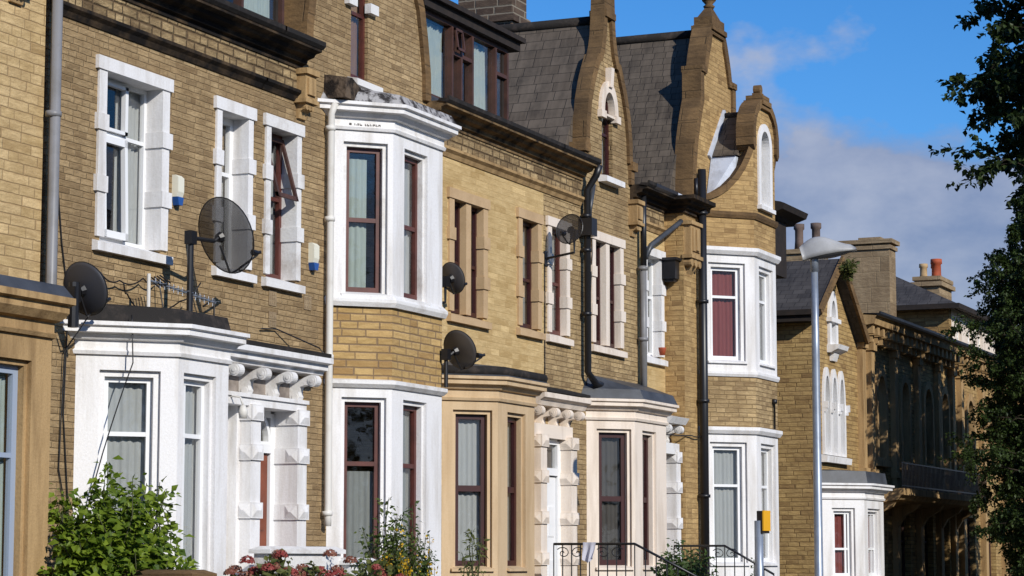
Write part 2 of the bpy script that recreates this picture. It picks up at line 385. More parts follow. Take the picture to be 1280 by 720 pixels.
M['ink'] = surface('faded_black_lettering', (.07, .06, .055), None, .7)

# ------------------------------------------------------------------ window kit
def frame_mesh(f, u0, u1, z0, z1, d, fw=.06, th=.06, hb=(), vb=(), bw=.05):
    m = MB()
    box(m, f, u0, u0+fw, d-th, d, z0, z1); box(m, f, u1-fw, u1, d-th, d, z0, z1)
    box(m, f, u0+fw, u1-fw, d-th, d, z0, z0+fw*1.1); box(m, f, u0+fw, u1-fw, d-th, d, z1-fw, z1)
    for h in hb:
        z = z0+(z1-z0)*h; box(m, f, u0+fw, u1-fw, d-th+.004, d-.004, z-bw/2, z+bw/2)
    for v in vb:
        u = u0+(u1-u0)*v; box(m, f, u-bw/2, u+bw/2, d-th+.007, d-.007, z0+fw*1.1, z1-fw)
    return m
def sheet(f, u0, u1, z0, z1, d, amp=.025, wave=.085, gap=None, seed=0):
    """a hanging curtain, solid 4 mm cloth with folds"""
    m = MB(True); r = random.Random(seed); ph = r.random()*6
    n = max(8, int((u1-u0)/.02)); nz = 5
    vs = []
    for k in range(nz+1):
        t = k/nz
        for i in range(n+1):
            u = u0+(u1-u0)*i/n
            w = math.sin(2*PI*u/wave+ph+.5*math.sin(3*u))*amp*(1-.35*t)+amp*.5*math.sin(2*PI*u/(wave*2.7)+ph*2+t)
            vs.append(f.p(u, d+w, z0+(z1-z0)*t))
    fs = []
    for k in range(nz):
        for i in range(n):
            a = k*(n+1)+i; fs.append((a, a+1, a+n+2, a+n+1))
    m.add(vs, fs)
    return m
seedc = [0]
def window(house, f, u0, u1, z0, z1, d, fmat, hb=(.5,), vb=(), fw=.06, curtain=None, cover=(0, 1), ctop=1, bw=.05, label=None, extra=None, name='window', th=.06):
    seedc[0] += 1
    fm = frame_mesh(f, u0, u1, z0, z1, d, fw, th, hb, vb, bw)
    if extra: extra(fm)
    o = fm.build(name, M[fmat], house)
    if label: o['label'] = label
    g = MB(); e = R.uniform(-.004, .004); e2 = R.uniform(-.004, .004)
    zs = [z0]+[z0+(z1-z0)*h for h in hb]+[z1]
    for a, b in zip(zs[:-1], zs[1:]):
        e = R.uniform(-.006, .006); e2 = R.uniform(-.006, .006); dm = d-.03
        A = [f.p(u0+.02, dm+e, a+.01), f.p(u1-.02, dm-e, a+.01), f.p(u1-.02, dm-e+e2, b-.01), f.p(u0+.02, dm+e+e2, b-.01)]
        loft(g, A, [tuple(Vector(p)-Vector((f.n.x, f.n.y, 0))*.005) for p in A])
    g.build('pane', M['glass'], o)
    if curtain:
        mats = curtain if isinstance(curtain, list) else [(curtain, *cover)]
        for mt, a, b in mats:
            w = u1-u0
            sheet(f, u0+w*a+.01, u0+w*b-.01, z0+.02, z0+(z1-z0)*ctop, d-.105, amp=.017, seed=seedc[0]*3+int(a*10)).build('curtain', M[mt], o)
    return o
def surround(house, win, f, u0, u1, z0, z1, mat, jw=.16, lh=.155, sh=.17, proud=.03, reveal=.2, blocks=True, mull=None, label=None):
    m = MB()
    box(m, f, u0-jw, u0, -reveal, proud, z0, z1); box(m, f, u1, u1+jw, -reveal, proud, z0, z1)
    box(m, f, u0-jw-.05, u1+jw+.05, -reveal, proud+.02, z1, z1+lh)
    prof_u(m, f, [(-reveal, z0-sh), (proud+.05, z0-sh), (proud+.05, z0-.07), (-reveal+.06, z0+.005), (-reveal, z0+.005)], u0-jw-.05, u1+jw+.05)
    if blocks:
        H = z1-z0
        for fr in (.315, .685):
            zc = z0+H*fr
            for s, e in ((u0-jw-.045, u0+.02), (u1-.02, u1+jw+.045)):
                box(m, f, s, e, -reveal+.002, proud+.022, zc-.095, zc+.095)
    if mull: box(m, f, mull-.09, mull+.09, -reveal+.003, proud-.01, z0-.01, z1+.004)
    return m.build('window_surround', M[mat], win)
def hole(u0, u1, z0, z1, g=.06): return rect(u0-g, u1+g, z0-g, z1+g)

CORN = lambda zt, k=1: [(-.05, zt-.36), (.035, zt-.36), (.05, zt-.32), (.02, zt-.295), (.02, zt-.2), (.07*k, zt-.19), (.12*k, zt-.13), (.18*k, zt-.12), (.18*k, zt-.06), (.22*k, zt-.045), (.22*k, zt), (-.05, zt)]
def extend(pts, e=.35):
    a = Vector(pts[0]); b = Vector(pts[1]); c = Vector(pts[-2]); d = Vector(pts[-1])
    p = list(pts); p[0] = tuple(a-(b-a).normalized()*e); p[-1] = tuple(d+(d-c).normalized()*e); return p
def bay_walls(house, pts, z0, z1, mat, holes, name='bay_wall', th=.24):
    m = MB(); fs = []
    for i in range(3):
        f = F(pts[i], pts[i+1]); fs.append(f)
        ext0 = .3 if i == 0 else 0; ext1 = .3 if i == 2 else 0
        slab(m, f, [(-ext0, z0), (f.L+ext1, z0), (f.L+ext1, z1), (-ext0, z1)], [rect(*h) for h in holes[i]], 0, -th)
    o = m.build(name, M[mat], house)
    return o, fs
def bay_window_fit(house, f, h, fmat, ring_mat, hb=(.5,), vb=(), curtain=None, cover=(0, 1), ctop=1, fw=.065, label=None, step=.055, bw=.05):
    u0, u1, z0, z1 = h
    w = window(house, f, u0+step, u1-step, z0+.03, z1-step, -.13, fmat, hb, vb, fw, curtain, cover, ctop, bw, label)
    m = MB(); e = .004
    box(m, f, u0-e, u0+step, -.2, -.055, z0-e, z1); box(m, f, u1-step, u1+e, -.2, -.055, z0-e, z1)
    box(m, f, u0+step, u1-step, -.2, -.055, z1-step, z1+e)
    prof_u(m, f, [(-.2, z0-e), (.05, z0-.05), (.05, z0-.015), (-.1, z0+.03), (-.2, z0+.03)], u0-.03, u1+.03)
    m.build('window_surround', M[ring_mat], w)
    return w
def bay_roof(house, pts, zt, h, d0, d1, mat, back=.1, name='bay_roof', h2=None):
    p = extend(pts, .3); a = offset(p, d0); b = offset(p, d1)
    m = MB()
    A = [(q.x, q.y, zt) for q in a]; Bq = [(q.x, q.y, zt+h) for q in b]
    c = [(p[0][0]+.3, .1, zt+(h2 or h)), (p[-1][0]-.3, .1, zt+(h2 or h))]
    o = len(m.v); m.v += A+Bq+c
    for i in range(3): m.f.append((i, i+1, 4+i+1, 4+i))
    m.f += [(4, 5, 8), (5, 6, 9, 8), (6, 7, 9), (0, 4, 8), (7, 3, 9), (3, 2, 1, 0)]
    return m.build(name, M[mat], house)
def console(f, u0, u1, zt, depth=.36, h=.42):
    """scroll bracket: a volute high at the front, a thin S body and a small curl low at the wall"""
    m = MB()
    r = .078; c1 = (depth-r-.01, zt-.012-r)
    arc = [(c1[0]+r*math.cos(a), c1[1]+r*math.sin(a)) for a in [PI/2-i*(1.25*PI)/12 for i in range(13)]]
    c2 = (.085, zt-h+.075)
    top = [(.0, zt-.03), (.06, zt-.05), (.13, zt-.075), (c1[0]-r*.6, zt-.02)]
    tail = [(c1[0]-r-.03, c1[1]-.055), (c1[0]-r-.10, c1[1]-.075), (.13, c2[1]+.06), (.145, c2[1]), (.12, c2[1]-.055), (.07, c2[1]-.07), (.02, c2[1]-.05), (0, c2[1])]
    prof_u(m, f, top+arc+tail, u0, u1)
    for uu in (u0, u1):
        cyl_axis(m, f.p(uu, c1[0], c1[1]), (f.u.x, f.u.y, 0), r*.74, .022, 14)
        cyl_axis(m, f.p(uu, c1[0], c1[1]), (f.u.x, f.u.y, 0), r*.36, .042, 10)
        cyl_axis(m, f.p(uu, c2[0], c2[1]), (f.u.x, f.u.y, 0), .045, .024, 10)
    return m
def pilaster(f, u0, u1, z0, z1, depth, zb):
    m = MB()
    box(m, f, u0, u1, -.3, depth, z0, z1)
    for z in zb:
        box(m, f, u0-.022, u1+.022, -.28, depth+.03, z-.10, z+.10)
        A = [f.p(u, depth+.031, zz) for u, zz in ((u0, z-.085), (u1, z-.085), (u1, z+.085), (u0, z+.085))]
        t = [f.p(u0+.07, depth+.062, z), f.p(u1-.07, depth+.062, z)]
        m.add(A+t, [(0, 1, 5, 4), (1, 2, 5), (2, 3, 4, 5), (3, 0, 4)])
        for sg in (-1, 1):
            ue = u0-.023 if sg < 0 else u1+.023
            A = [f.p(ue, dd, zz) for dd, zz in ((.0, z-.085), (depth+.01, z-.085), (depth+.01, z+.085), (.0, z+.085))]
            t = [f.p(ue+sg*.03, .07, z), f.p(ue+sg*.03, depth-.07, z)]
            q = [(0, 1, 5, 4), (1, 2, 5), (2, 3, 4, 5), (3, 0, 4)]
            m.add(A+t, q if sg > 0 else [k[::-1] for k in q])
    return m
def shell(m, x0, x1, zt, depth=8, base=-1.7):
    """rear and party walls and floors closing the house behind its front slab"""
    wbox(m, x0, x1, depth, depth+.25, base, zt)
    wbox(m, x0, x0+.12, .302, depth, base, zt); wbox(m, x1-.12, x1, .302, depth, base, zt)
    for z in (-.55, 2.88): wbox(m, x0+.12, x1-.12, .302, depth, z-.15, z)
def pipe(house, pts, r, mat, name='downpipe', clips=(), label=None):
    m = MB(True); tube(m, pts, r, 10)
    for (x, y, z) in clips: tube(m, [(x, y, z-.03), (x, y, z+.03)], r*1.45, 10)
    o = m.build(name, M[mat], house)
    if label: o['label'] = label
    return o
GUT = [(-.02, 6.52), (.05, 6.52), (.05, 6.57), (.11, 6.59), (.13, 6.645), (.22, 6.67), (.25, 6.715), (.34, 6.735), (.34, 6.81), (-.02, 6.81)]
def gutter(f, u0, u1, z=6.8, d=.33):
    m = MB(); prof_u(m, f, [(.20, z+.004), (d+.02, z-.03), (d+.06, z+.01), (d+.06, z+.07), (d+.03, z+.07), (d+.02, z+.03), (.22, z+.04)], u0, u1)
    return m
def coping(pts, t, y0, y1, t0=.0):
    """parapet stones following a gable outline (x,z), t thick outwards, from y0 (front) to y1"""
    n = len(pts); P = [Vector(p) for p in pts]; nn = []
    for i in range(n):
        d = (P[min(i+1, n-1)]-P[max(i-1, 0)]).normalized(); nn.append(Vector((-d.y, d.x)))
    m = MB(); o = 0
    for i in range(n):
        a = P[i]+nn[i]*t0; b = P[i]+nn[i]*t
        m.v += [(a.x, y0, a.y), (b.x, y0, b.y), (b.x, y1, b.y), (a.x, y1, a.y)]
    for i in range(n-1):
        for k in range(4):
            j = (k+1) % 4
            m.f.append((i*4+k, i*4+j, (i+1)*4+j, (i+1)*4+k)[::-1])
    m.f.append((0, 1, 2, 3)); m.f.append((4*n-1, 4*n-2, 4*n-3, 4*n-4))
    return m
def arch_pts(u0, u1, zs, h, n=8, pointed=False):
    c = (u0+u1)/2; r = (u1-u0)/2; out = []
    if pointed:
        for i in range(n+1):
            t = i/n; out.append((u1-r*t**1.6, zs+h*math.sin(t*PI/2)))
        out += [(2*c-u, z) for u, z in out[::-1][1:]]
    else:
        out = [(c+r*math.cos(PI*i/(2*n)), zs+h*math.sin(PI*i/(2*n))) for i in range(2*n+1)]
    return out                      # right spring -> left spring
def arch_outline(u0, u1, z0, zs, h, pointed=False, n=8): return [(u0, z0), (u1, z0)]+arch_pts(u0, u1, zs, h, n, pointed)
def ring(m, f, outer, inner, d0, d1): slab(m, f, outer, [inner], d1, d0)

# ------------------------------------------------------------------ ground
def strip(name, x0, x1, y0, y1, z0, z1, mat):
    m = MB(); wbox(m, x0, x1, y0, y1, z0, z1); return tag(m.build(name, M[mat]), kind='structure')
strip('ground', -300, 500, -400, 400, -2.6, -1.86, 'grass_ground')
strip('road', -60, 220, -13.2, -6.2, -1.9, -1.83, 'asphalt')
strip('pavement', -60, 220, -6.05, -4.0, -1.95, -1.70, 'paving')
strip('kerb', -60, 220, -6.2, -6.05, -1.95, -1.695, 'kerb')
strip('far_pavement', -60, 220, -17.5, -13.35, -1.95, -1.70, 'paving')
strip('far_kerb', -60, 220, -13.35, -13.2, -1.95, -1.695, 'kerb')
mk = MB()
for i in range(40): wbox(mk, -40+i*6, -37+i*6, -9.75, -9.63, -1.83, -1.826)
tag(mk.build('road_marking', M['roadpaint']), kind='structure')
strip('garden_soil', 10, 100, -3.78, -.002, -1.9, -1.15, 'soil')

# ------------------------------------------------------------------ terrace helpers
def corbel(house, u, zt=6.515, zb=5.86, w=.30, mat='dressed', y=0):
    f = F((0, y), (1, y)); m = MB()
    h = (zt-zb)*.62
    box(m, f, u, u+w, -.05, .16, zt-h, zt)
    box(m, f, u-.03, u+w+.03, -.05, .2, zt-.07, zt+.005)
    box(m, f, u-.03, u+w+.03, -.05, .19, zt-h-.05, zt-h+.002)
    box(m, f, u+.05, u+w-.05, .1, .19, zt-h+.06, zt-.12)
    prof_u(m, f, [(-.02, zt-h-.05), (.15, zt-h-.05), (.13, zt-h-.12), (.06, zt-h-.16), (.04, zb), (-.02, zb)], u+.04, u+w-.04)
    for k in (.25, .5, .75): cyl_axis(m, f.p(u+w*k, .10, zt-h-.1), (0, 1, 0), .045, .1, 8)
    return m.build('corbel', M[mat], house)
def string_course(house, f, u0, u1, z, mat):
    m = MB(); prof_u(m, f, [(-.02, z-.10), (.02, z-.10), (.05, z-.04), (.10, z), (.10, z+.04), (.03, z+.07), (-.02, z+.07)], u0, u1)
    return m.build('string_course', M[mat], house)
def frieze(house, f, u0, u1, z0, z1):
    m = MB(); box(m, f, u0, u1, -.02, .028, z0, z1); return m.build('frieze', M['rubble'], house)
def cornice(house, f, u0, u1, mat):
    m = MB(); prof_u(m, f, GUT, u0, u1); o = m.build('cornice', M[mat], house)
    gutter(f, u0-.02, u1+.02).build('gutter', M['felt'], house); return o
def low_roof(house, x0, x1, mat='slate_dark', y0=.05, zr=7.35, back=8.2):
    m = MB(); f = FX
    loft(m, [(x1, y0, 6.72), (x1, 4.4, zr), (x1, back, 6.72), (x1, back, 6.6), (x1, y0, 6.6)], [(x0, y0, 6.72), (x0, 4.4, zr), (x0, back, 6.72), (x0, back, 6.6), (x0, y0, 6.6)])
    return m.build('roof', M[mat], house)
def dormer(house, x0, x1, y=.16, z0=6.95, z1=8.28, splits=(), depth=2.2):
    f = F((x0, y), (x1, y)); L = f.L
    m = MB()
    box(m, f, 0, .12, -depth, -.02, z0-.2, z1); box(m, f, L-.12, L, -depth, -.02, z0-.2, z1)
    box(m, f, .12, L-.12, -depth, -depth+.1, z0-.2, z1); box(m, f, 0, L, -.2, .03, z0-.2, z0)
    d = m.build('dormer', M['dark_finish'], house)
    fr = MB(); fw = .058
    box(fr, f, 0, L, -.08, .03, z0+.001, z0+.07); box(fr, f, 0, L, -.08, .03, z1-.07, z1)
    xs = [0]+list(splits)+[L]
    for u in xs: box(fr, f, min(max(u-fw/2, 0), L-fw), min(max(u-fw/2, 0), L-fw)+fw, -.085, .04, z0+.07, z1-.07)
    for a, b in zip(xs[:-1], xs[1:]):
        if b-a < .62: box(fr, f, a+fw/2, b-fw/2, -.08, .035, z0+(z1-z0)*.62, z0+(z1-z0)*.62+.06)
    w = fr.build('window_frame', M['dormer_frame'], d)
    # one small top light pushed open
    for a, b in zip(xs[:-1], xs[1:]):
        g = MB(); e = R.uniform(-.01, .01); dm = -.03
        A = [f.p(a+.03, dm+e, z0+.05), f.p(b-.03, dm-e, z0+.05), f.p(b-.03, dm-e, z1-.05), f.p(a+.03, dm+e, z1-.05)]
        loft(g, A, [(p[0], p[1]+.005, p[2]) for p in A]); g.build('pane', M['glass'], d)
        if b-a > .7 or b-a < .5: sheet(f, a+(.05 if b-a < .7 else (b-a)*.22), b-.06, z0+.05, z1-.1, -.13, seed=int(a*50)).build('curtain', M['green_curtain'], d)
    if splits:
        a, b = xs[1]+fw/2, xs[2]-fw/2; zt = z1-.08; zl = z0+(z1-z0)*.62+.07
        o = MB()
        for (s, e, q0, q1) in ((a, a+.04, 0, 1), (b-.04, b, 0, 1), (a, b, 0, .12), (a, b, .88, 1)):
            pt = lambda u, q, dd: f.p(u, .045+dd+.05*(1-q), zl+(zt-zl)*q)
            loft(o, [pt(s, q0, .03), pt(e, q0, .03), pt(e, q1, .03), pt(s, q1, .03)], [pt(s, q0, 0), pt(e, q0, 0), pt(e, q1, 0), pt(s, q1, 0)])
        o.build('top_light', M['dormer_frame'], d)
    r = MB(); box(r, f, -.2, L+.25, -depth-.2, .14, z1+.002, z1+.14); box(r, f, -.25, L+.3, -depth-.2, .22, z1+.142, z1+.22)
    r.build('dormer_roof', M['dark_finish'], d)
    s = MB(); prof_u(s, f, [(-.1, z0-.2), (.2, z0-.2), (.22, z0-.12), (.06, z0+.03), (-.1, z0+.03)], -.1, L+.1)
    s.build('dormer_sill', M['lead'], d)
    return d
def paint_roof(house, name, xr, zr, half, zb, y0, y1, mat):
    m = MB(); k = .09
    A = [(xr+half, y0, zb), (xr, y0, zr), (xr-half, y0, zb)]
    loft(m, A, [(x, y1, z) for x, y, z in A])
    o = m.build(name, M[mat], house)
    r = MB(True); tube(r, [(xr, y0, zr+.03), (xr, y1, zr+.03)], .09, 8); r.build('ridge_tiles', M['felt'], o)
    return o

# ------------------------------------------------------------------ house 0 (left edge)
H0 = empty('terraced_house', (18, 0, 0), 'pale stone terraced house cut off at the left edge, with a beige bay', 'house')
w = MB(); slab(w, FX, rect(13, 21.47, -1.7, 6.8), [hole(17.6, 18.8, 3.68, 5.62), rect(17.9, 20.9, -.5, 2.3)])
shell(w, 13, 21.47, 6.6); w.build('wall', M['wall_pale'], H0)
wn = window(H0, FX, 17.6, 18.8, 3.68, 5.62, -.18, 'upvc', (.65,), (.5,), curtain='lace'); surround(H0, wn, FX, 17.6, 18.8, 3.68, 5.62, 'white')
P0 = [(17.5, 0), (18.3, -.8), (20.57, -.8), (21.25, 0)]
_, fs = bay_walls(H0, P0, -1.7, 2.34, 'dressed', [[(.3, .85, -.35, 2.0)], [(.4, 1.92, -.35, 2.04)], []])
bay_window_fit(H0, fs[0], (.3, .85, -.35, 2.0), 'upvc', 'dressed', (.6,), curtain='net')
bay_window_fit(H0, fs[1], (.4, 1.92, -.35, 2.04), 'blue_white', 'dressed', (.6,), (.5,), curtain=[('green_curtain', .75, .98)], fw=.085)
m = MB(); sweep(m, extend(P0), [(-.05, 2.3), (.04, 2.3), (.06, 2.34), (.02, 2.36), (.02, 2.46), (.09, 2.48), (.16, 2.56), (.16, 2.63), (.22, 2.65), (.22, 2.72), (-.05, 2.72)]); m.build('bay_cornice', M['dressed'], H0)
bay_roof(H0, P0, 2.724, .13, .2, .1, 'lead', h2=.2)
cornice(H0, FX, 13, 21.4, 'cornice'); corbel(H0, 20.72, zt=6.62, zb=6.02)
low_roof(H0, 13, 21.45)
pipe(H0, [(21.5, -.13, 7.2), (21.5, -.13, 2.75), (21.32, -.1, 2.5), (21.3, -.08, -1.5)], .062, 'grey_pipe', clips=[(21.5, -.11, 4.9), (21.5, -.11, 6.5)])

# ------------------------------------------------------------------ house 1a
H1 = empty('terraced_house', (23.5, 0, 0), 'brown terraced house with a one storey white bay under two dark dishes', 'house')
w = MB()
slab(w, FX, [(21.54, -1.7), (25.81, -1.7), (25.81, 2.6), (26.25, 2.6), (26.25, 6.8), (21.54, 6.8)],
     [hole(22.68, 23.88, 3.68, 5.62), hole(25.28, 25.94, 3.68, 5.62), rect(22.55, 24.3, -.5, 2.0), rect(24.6, 25.78, -.9, 2.0)])
shell(w, 21.54, 25.8, 6.6); w.build('wall', M['wall_brown'], H1)
wn = window(H1, FX, 22.68, 23.88, 3.68, 5.62, -.2, 'upvc', (.66,), (.16, .62), fw=.05, bw=.045, curtain=[('lace', .56, 1), ('net', 0, .2)])
surround(H1, wn, FX, 22.68, 23.88, 3.68, 5.62, 'white', reveal=.22)
for (za, zb, tilt) in ((3.73, 4.93, .035), (4.99, 5.57, 0)):
    o = MB(); a, b = 22.9, 23.42
    for (s, e, q0, q1) in ((a, a+.06, 0, 1), (b-.06, b, 0, 1), (a, b, 0, .07), (a, b, .93, 1)):
        pt = lambda u, q, dd: FX.p(u, -.2+dd+tilt*(1-q), za+(zb-za)*q)
        loft(o, [pt(s, q0, .04), pt(e, q0, .04), pt(e, q1, .04), pt(s, q1, .04)], [pt(s, q0, -.02), pt(e, q0, -.02), pt(e, q1, -.02), pt(s, q1, -.02)])
    o.build('casement', M['upvc'], wn)
wn = window(H1, FX, 25.28, 25.94, 3.68, 5.62, -.2, 'upvc', (.62,), (), fw=.09, curtain='lace')
surround(H1, wn, FX, 25.28, 25.94, 3.68, 5.62, 'white', jw=.125, reveal=.22)
B1 = [(22.2, 0), (23.03, -.83), (24.15, -.83), (24.98, 0)]
hs = [[(.27, .97, -.35, 2.13)], [(.12, .84, -.35, 2.13)], [(.3, .85, -.35, 2.13)]]
_, fs = bay_walls(H1, B1, -1.7, 2.30, 'white', hs)
bay_window_fit(H1, fs[0], hs[0][0], 'upvc', 'white', (.73,), curtain='lace', fw=.06, step=.07)
bay_window_fit(H1, fs[1], hs[1][0], 'upvc', 'white', (.73,), (.30,), curtain='lace', fw=.06, step=.06)
bay_window_fit(H1, fs[2], hs[2][0], 'upvc', 'white', (.73,), curtain='lace')
m = MB(); sweep(m, extend(B1), CORN(2.66, 1.05)); m.build('bay_cornice', M['white'], H1)
bay_roof(H1, B1, 2.664, .19, .03, -.02, 'felt', h2=.24)
string_course(H1, FX, 21.56, 26.3, 6.18, 'cornice_dark'); frieze(H1, FX, 21.6, 26.3, 6.25, 6.525)
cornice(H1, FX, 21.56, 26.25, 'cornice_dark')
dormer(H1, 22.6, 27.1, splits=(1.3, 1.8, 2.9, 3.4)); low_roof(H1, 21.5, 26.24)

# ------------------------------------------------------------------ house 1b with the tall gabled white bay
H1b = empty('terraced_house', (29, 0, 0), 'brown terraced house with a two storey white bay between cream pipe and golden wall', 'house')
def ogee(c, hw):               # hw: list of (z, half width), bottom to top -> right side up, left side down
    return [(c+h, z) for z, h in hw]+[(c-h, z) for z, h in hw[::-1]]
gA = [(6.8, 1.85), (7.2, 1.84), (7.7, 1.74), (8.15, 1.62), (8.6, 1.36), (9.0, 1.05), (9.5, .75), (10, .5), (10.6, .25), (11, .18)]
w = MB()
slab(w, FX, [(25.81, -1.7), (31.6, -1.7), (31.6, 6.8)]+ogee(29.35, gA)+[(26.25, 6.8), (26.25, 2.6), (25.81, 2.6)],
     [hole(26.53, 27.23, 3.68, 5.62), rect(28.55, 30.75, 3.8, 5.6), rect(28.55, 30.75, -.4, 2.1), rect(25.95, 27.12, -.9, 2.0), rect(28.80, 29.32, 6.72, 8.3)])
shell(w, 25.82, 31.6, 6.6); w.build('wall', M['wall_brown'], H1b)
wn = window(H1b, FX, 26.53, 27.23, 3.68, 5.62, -.2, 'brown_frame', (.55,), (), curtain='lace')
surround(H1b, wn, FX, 26.53, 27.23, 3.68, 5.62, 'white_old', jw=.125, reveal=.22)
o = MB(); a, b, za, zb = 26.64, 27.18, 4.72, 5.56                      # top light hung open outwards
for (s, e, q0, q1) in ((a, a+.05, 0, 1), (b-.05, b, 0, 1), (a, b, 0, .07), (a, b, .93, 1)):
    pt = lambda u, q, dd: FX.p(u, -.19+dd+.24*(1-q), za+(zb-za)*q)
    loft(o, [pt(s, q0, .04), pt(e, q0, .04), pt(e, q1, .04), pt(s, q1, .04)], [pt(s, q0, 0), pt(e, q0, 0), pt(e, q1, 0), pt(s, q1, 0)])
o.build('top_light', M['dormer_frame'], wn)
wn = window(H1b, FX, 28.80, 29.32, 6.72, 8.3, -.05, 'brown_frame', (.6,), (), curtain='brown_blind')
m = MB(); prof_u(m, FX, [(-.2, 6.58), (.16, 6.58), (.16, 6.67), (-.1, 6.72), (-.2, 6.72)], 28.7, 29.5); m.build('window_sill', M['white_old'], wn)
for u in (28.60, 29.26):
    m = MB(); box(m, FX, u, u+.25, -.02, .08, 7.72, 7.86); m.build('hood_stop', M['white_old'], wn)
cp = coping(ogee(29.35, gA), .09, -.06, .34, -.1); cp.build('gable_coping', M['coping'], H1b)
B2 = [(28.2, 0), (28.85, -.65), (30.45, -.65), (31.1, 0)]
ff = [[(.2, .84, 3.62, 5.72)], [(.35, 1.1, 3.62, 5.72)], [(.2, .75, 3.62, 5.72)]]
gf = [[(.2, .84, -.35, 2.2)], [(.35, 1.1, -.35, 2.2)], [(.2, .75, -.35, 2.2)]]
_, fs = bay_walls(H1b, B2, 3.5, 6.0, 'white', ff)
for k in range(3):
    bay_window_fit(H1b, fs[k], ff[k][0], 'brown_frame', 'white_old', (.5,), curtain=[('green_curtain', .0, .7)] if k == 0 else [('lace', .1, .95)], ctop=.93, step=.06, bw=.06)
_, fs = bay_walls(H1b, B2, -1.7, 2.40, 'white', gf)
for k in range(3):
    bay_window_fit(H1b, fs[k], gf[k][0], 'brown_frame', 'white', (.66,), curtain='net', ctop=.62 if k == 0 else .95, step=.06, bw=.06)
_, _ = bay_walls(H1b, B2, 2.402, 3.498, 'wall_bay', [[], [], []], 'bay_panel')
m = MB(); sweep(m, extend(B2), [(-.05, 3.44), (.05, 3.44), (.08, 3.5), (.08, 3.54), (.0, 3.62), (-.05, 3.62)]); m.build('bay_sill', M['white_old'], H1b)
m = MB(); sweep(m, extend(B2), [(-.05, 2.33), (.03, 2.33), (.08, 2.38), (.08, 2.43), (-.05, 2.46)]); m.build('bay_string', M['white_old'], H1b)
m = MB(); sweep(m, extend(B2), CORN(6.24, 1.15)); m.build('bay_cornice', M['white'], H1b)
bay_roof(H1b, B2, 6.244, .15, .2, .12, 'lead_mossy', h2=.3)
m = MB(); loft(m, [(28.0, -.34, 6.26), (29.0, -.34, 6.26), (28.95, -.34, 6.32), (28.5, -.34, 6.44), (28.2, -.34, 6.56), (28.02, -.34, 6.54)], [(x, -.002, z) for x, z in ((28.0, 6.26), (29.0, 6.26), (28.95, 6.4), (28.5, 6.52), (28.2, 6.62), (28.02, 6.6))]); m.build('rubble_upstand', M['rubble_dark'], H1b)
m = MB()                                                        # faint painted lettering on the bay frieze
fb = F(B2[0], B2[1])
xx = .27
for wd in (.035, 0, .03, .02, .035, 0, .02, .03, .03, .035, .02, .03):
    if wd:
        box(m, fb, xx, xx+.009, .018, .0235, 5.925, 5.925+.05); box(m, fb, xx+.009, xx+wd, .018, .0235, 5.925+R.choice((0, .02, .035)), 5.94+R.choice((0, .02, .035)))
        box(m, fb, xx+wd-.008, xx+wd, .018, .023, 5.925, 5.96)
    xx += wd+.012 if wd else .03
m.build('lettering', M['ink'], H1b)
string_course(H1b, FX, 26.26, 27.22, 6.18, 'cornice_dark'); frieze(H1b, FX, 26.3, 27.2, 6.25, 6.525)
cornice(H1b, FX, 26.25, 27.32, 'cornice_dark'); corbel(H1b, 27.2)
low_roof(H1b, 26.26, 31.4)
pipe(H1b, [(28.05, -.16, 6.2), (28.05, -.1, 6.05), (28.05, -.1, 2.75), (28.05, -.1, .6), (28.05, -.1, .45)], .05, 'pale_pipe', clips=[(28.05, -.09, z) for z in (5.85, 4.6, 2.72, .62)])
# porch shared by the two doors
m = MB(); prof_u(m, FX, [(-.02, 2.42), (.30, 2.42), (.32, 2.47), (.38, 2.48), (.38, 2.55), (.46, 2.57), (.46, 2.64), (-.02, 2.70)], 24.45, 27.5)
po = m.build('porch_hood', M['white'], H1b)
m = MB(); prof_u(m, FX, [(-.02, 2.702), (.40, 2.65), (.44, 2.65), (.44, 2.70), (-.02, 2.79)], 24.45, 27.48); m.build('hood_flashing', M['felt'], po)
m = MB(); box(m, FX, 24.45, 27.32, -.25, .16, 1.93, 2.06); box(m, FX, 24.45, 27.34, -.25, .19, 2.03, 2.08); m.build('porch_lintel', M['white'], po)
m = MB(); box(m, FX, 24.45, 27.3, -.02, .012, 2.081, 2.419); m.build('porch_frieze', M['grime_and_shade'], po)
for u in (24.44, 25.12, 25.80, 26.48, 27.12):
    console(F((0, -.012), (1, -.012)), u, u+.12, 2.418, .42, .37).build('console', M['white_old'], H1b)
for u in (24.4, 25.85, 27.07): pilaster(FX, u, u+.25, -1.15, 1.93, .17, (-.38, .62, 1.35, 1.85)).build('pilaster', M['white'], H1b)
m = MB()
for a, b in ((25.765, 25.86), (25.94, 26.07), (27.08, 27.13)): box(m, FX, a, b, -.31, .012, -1.15, 2.05)
m.build('door_reveal', M['white'], po)
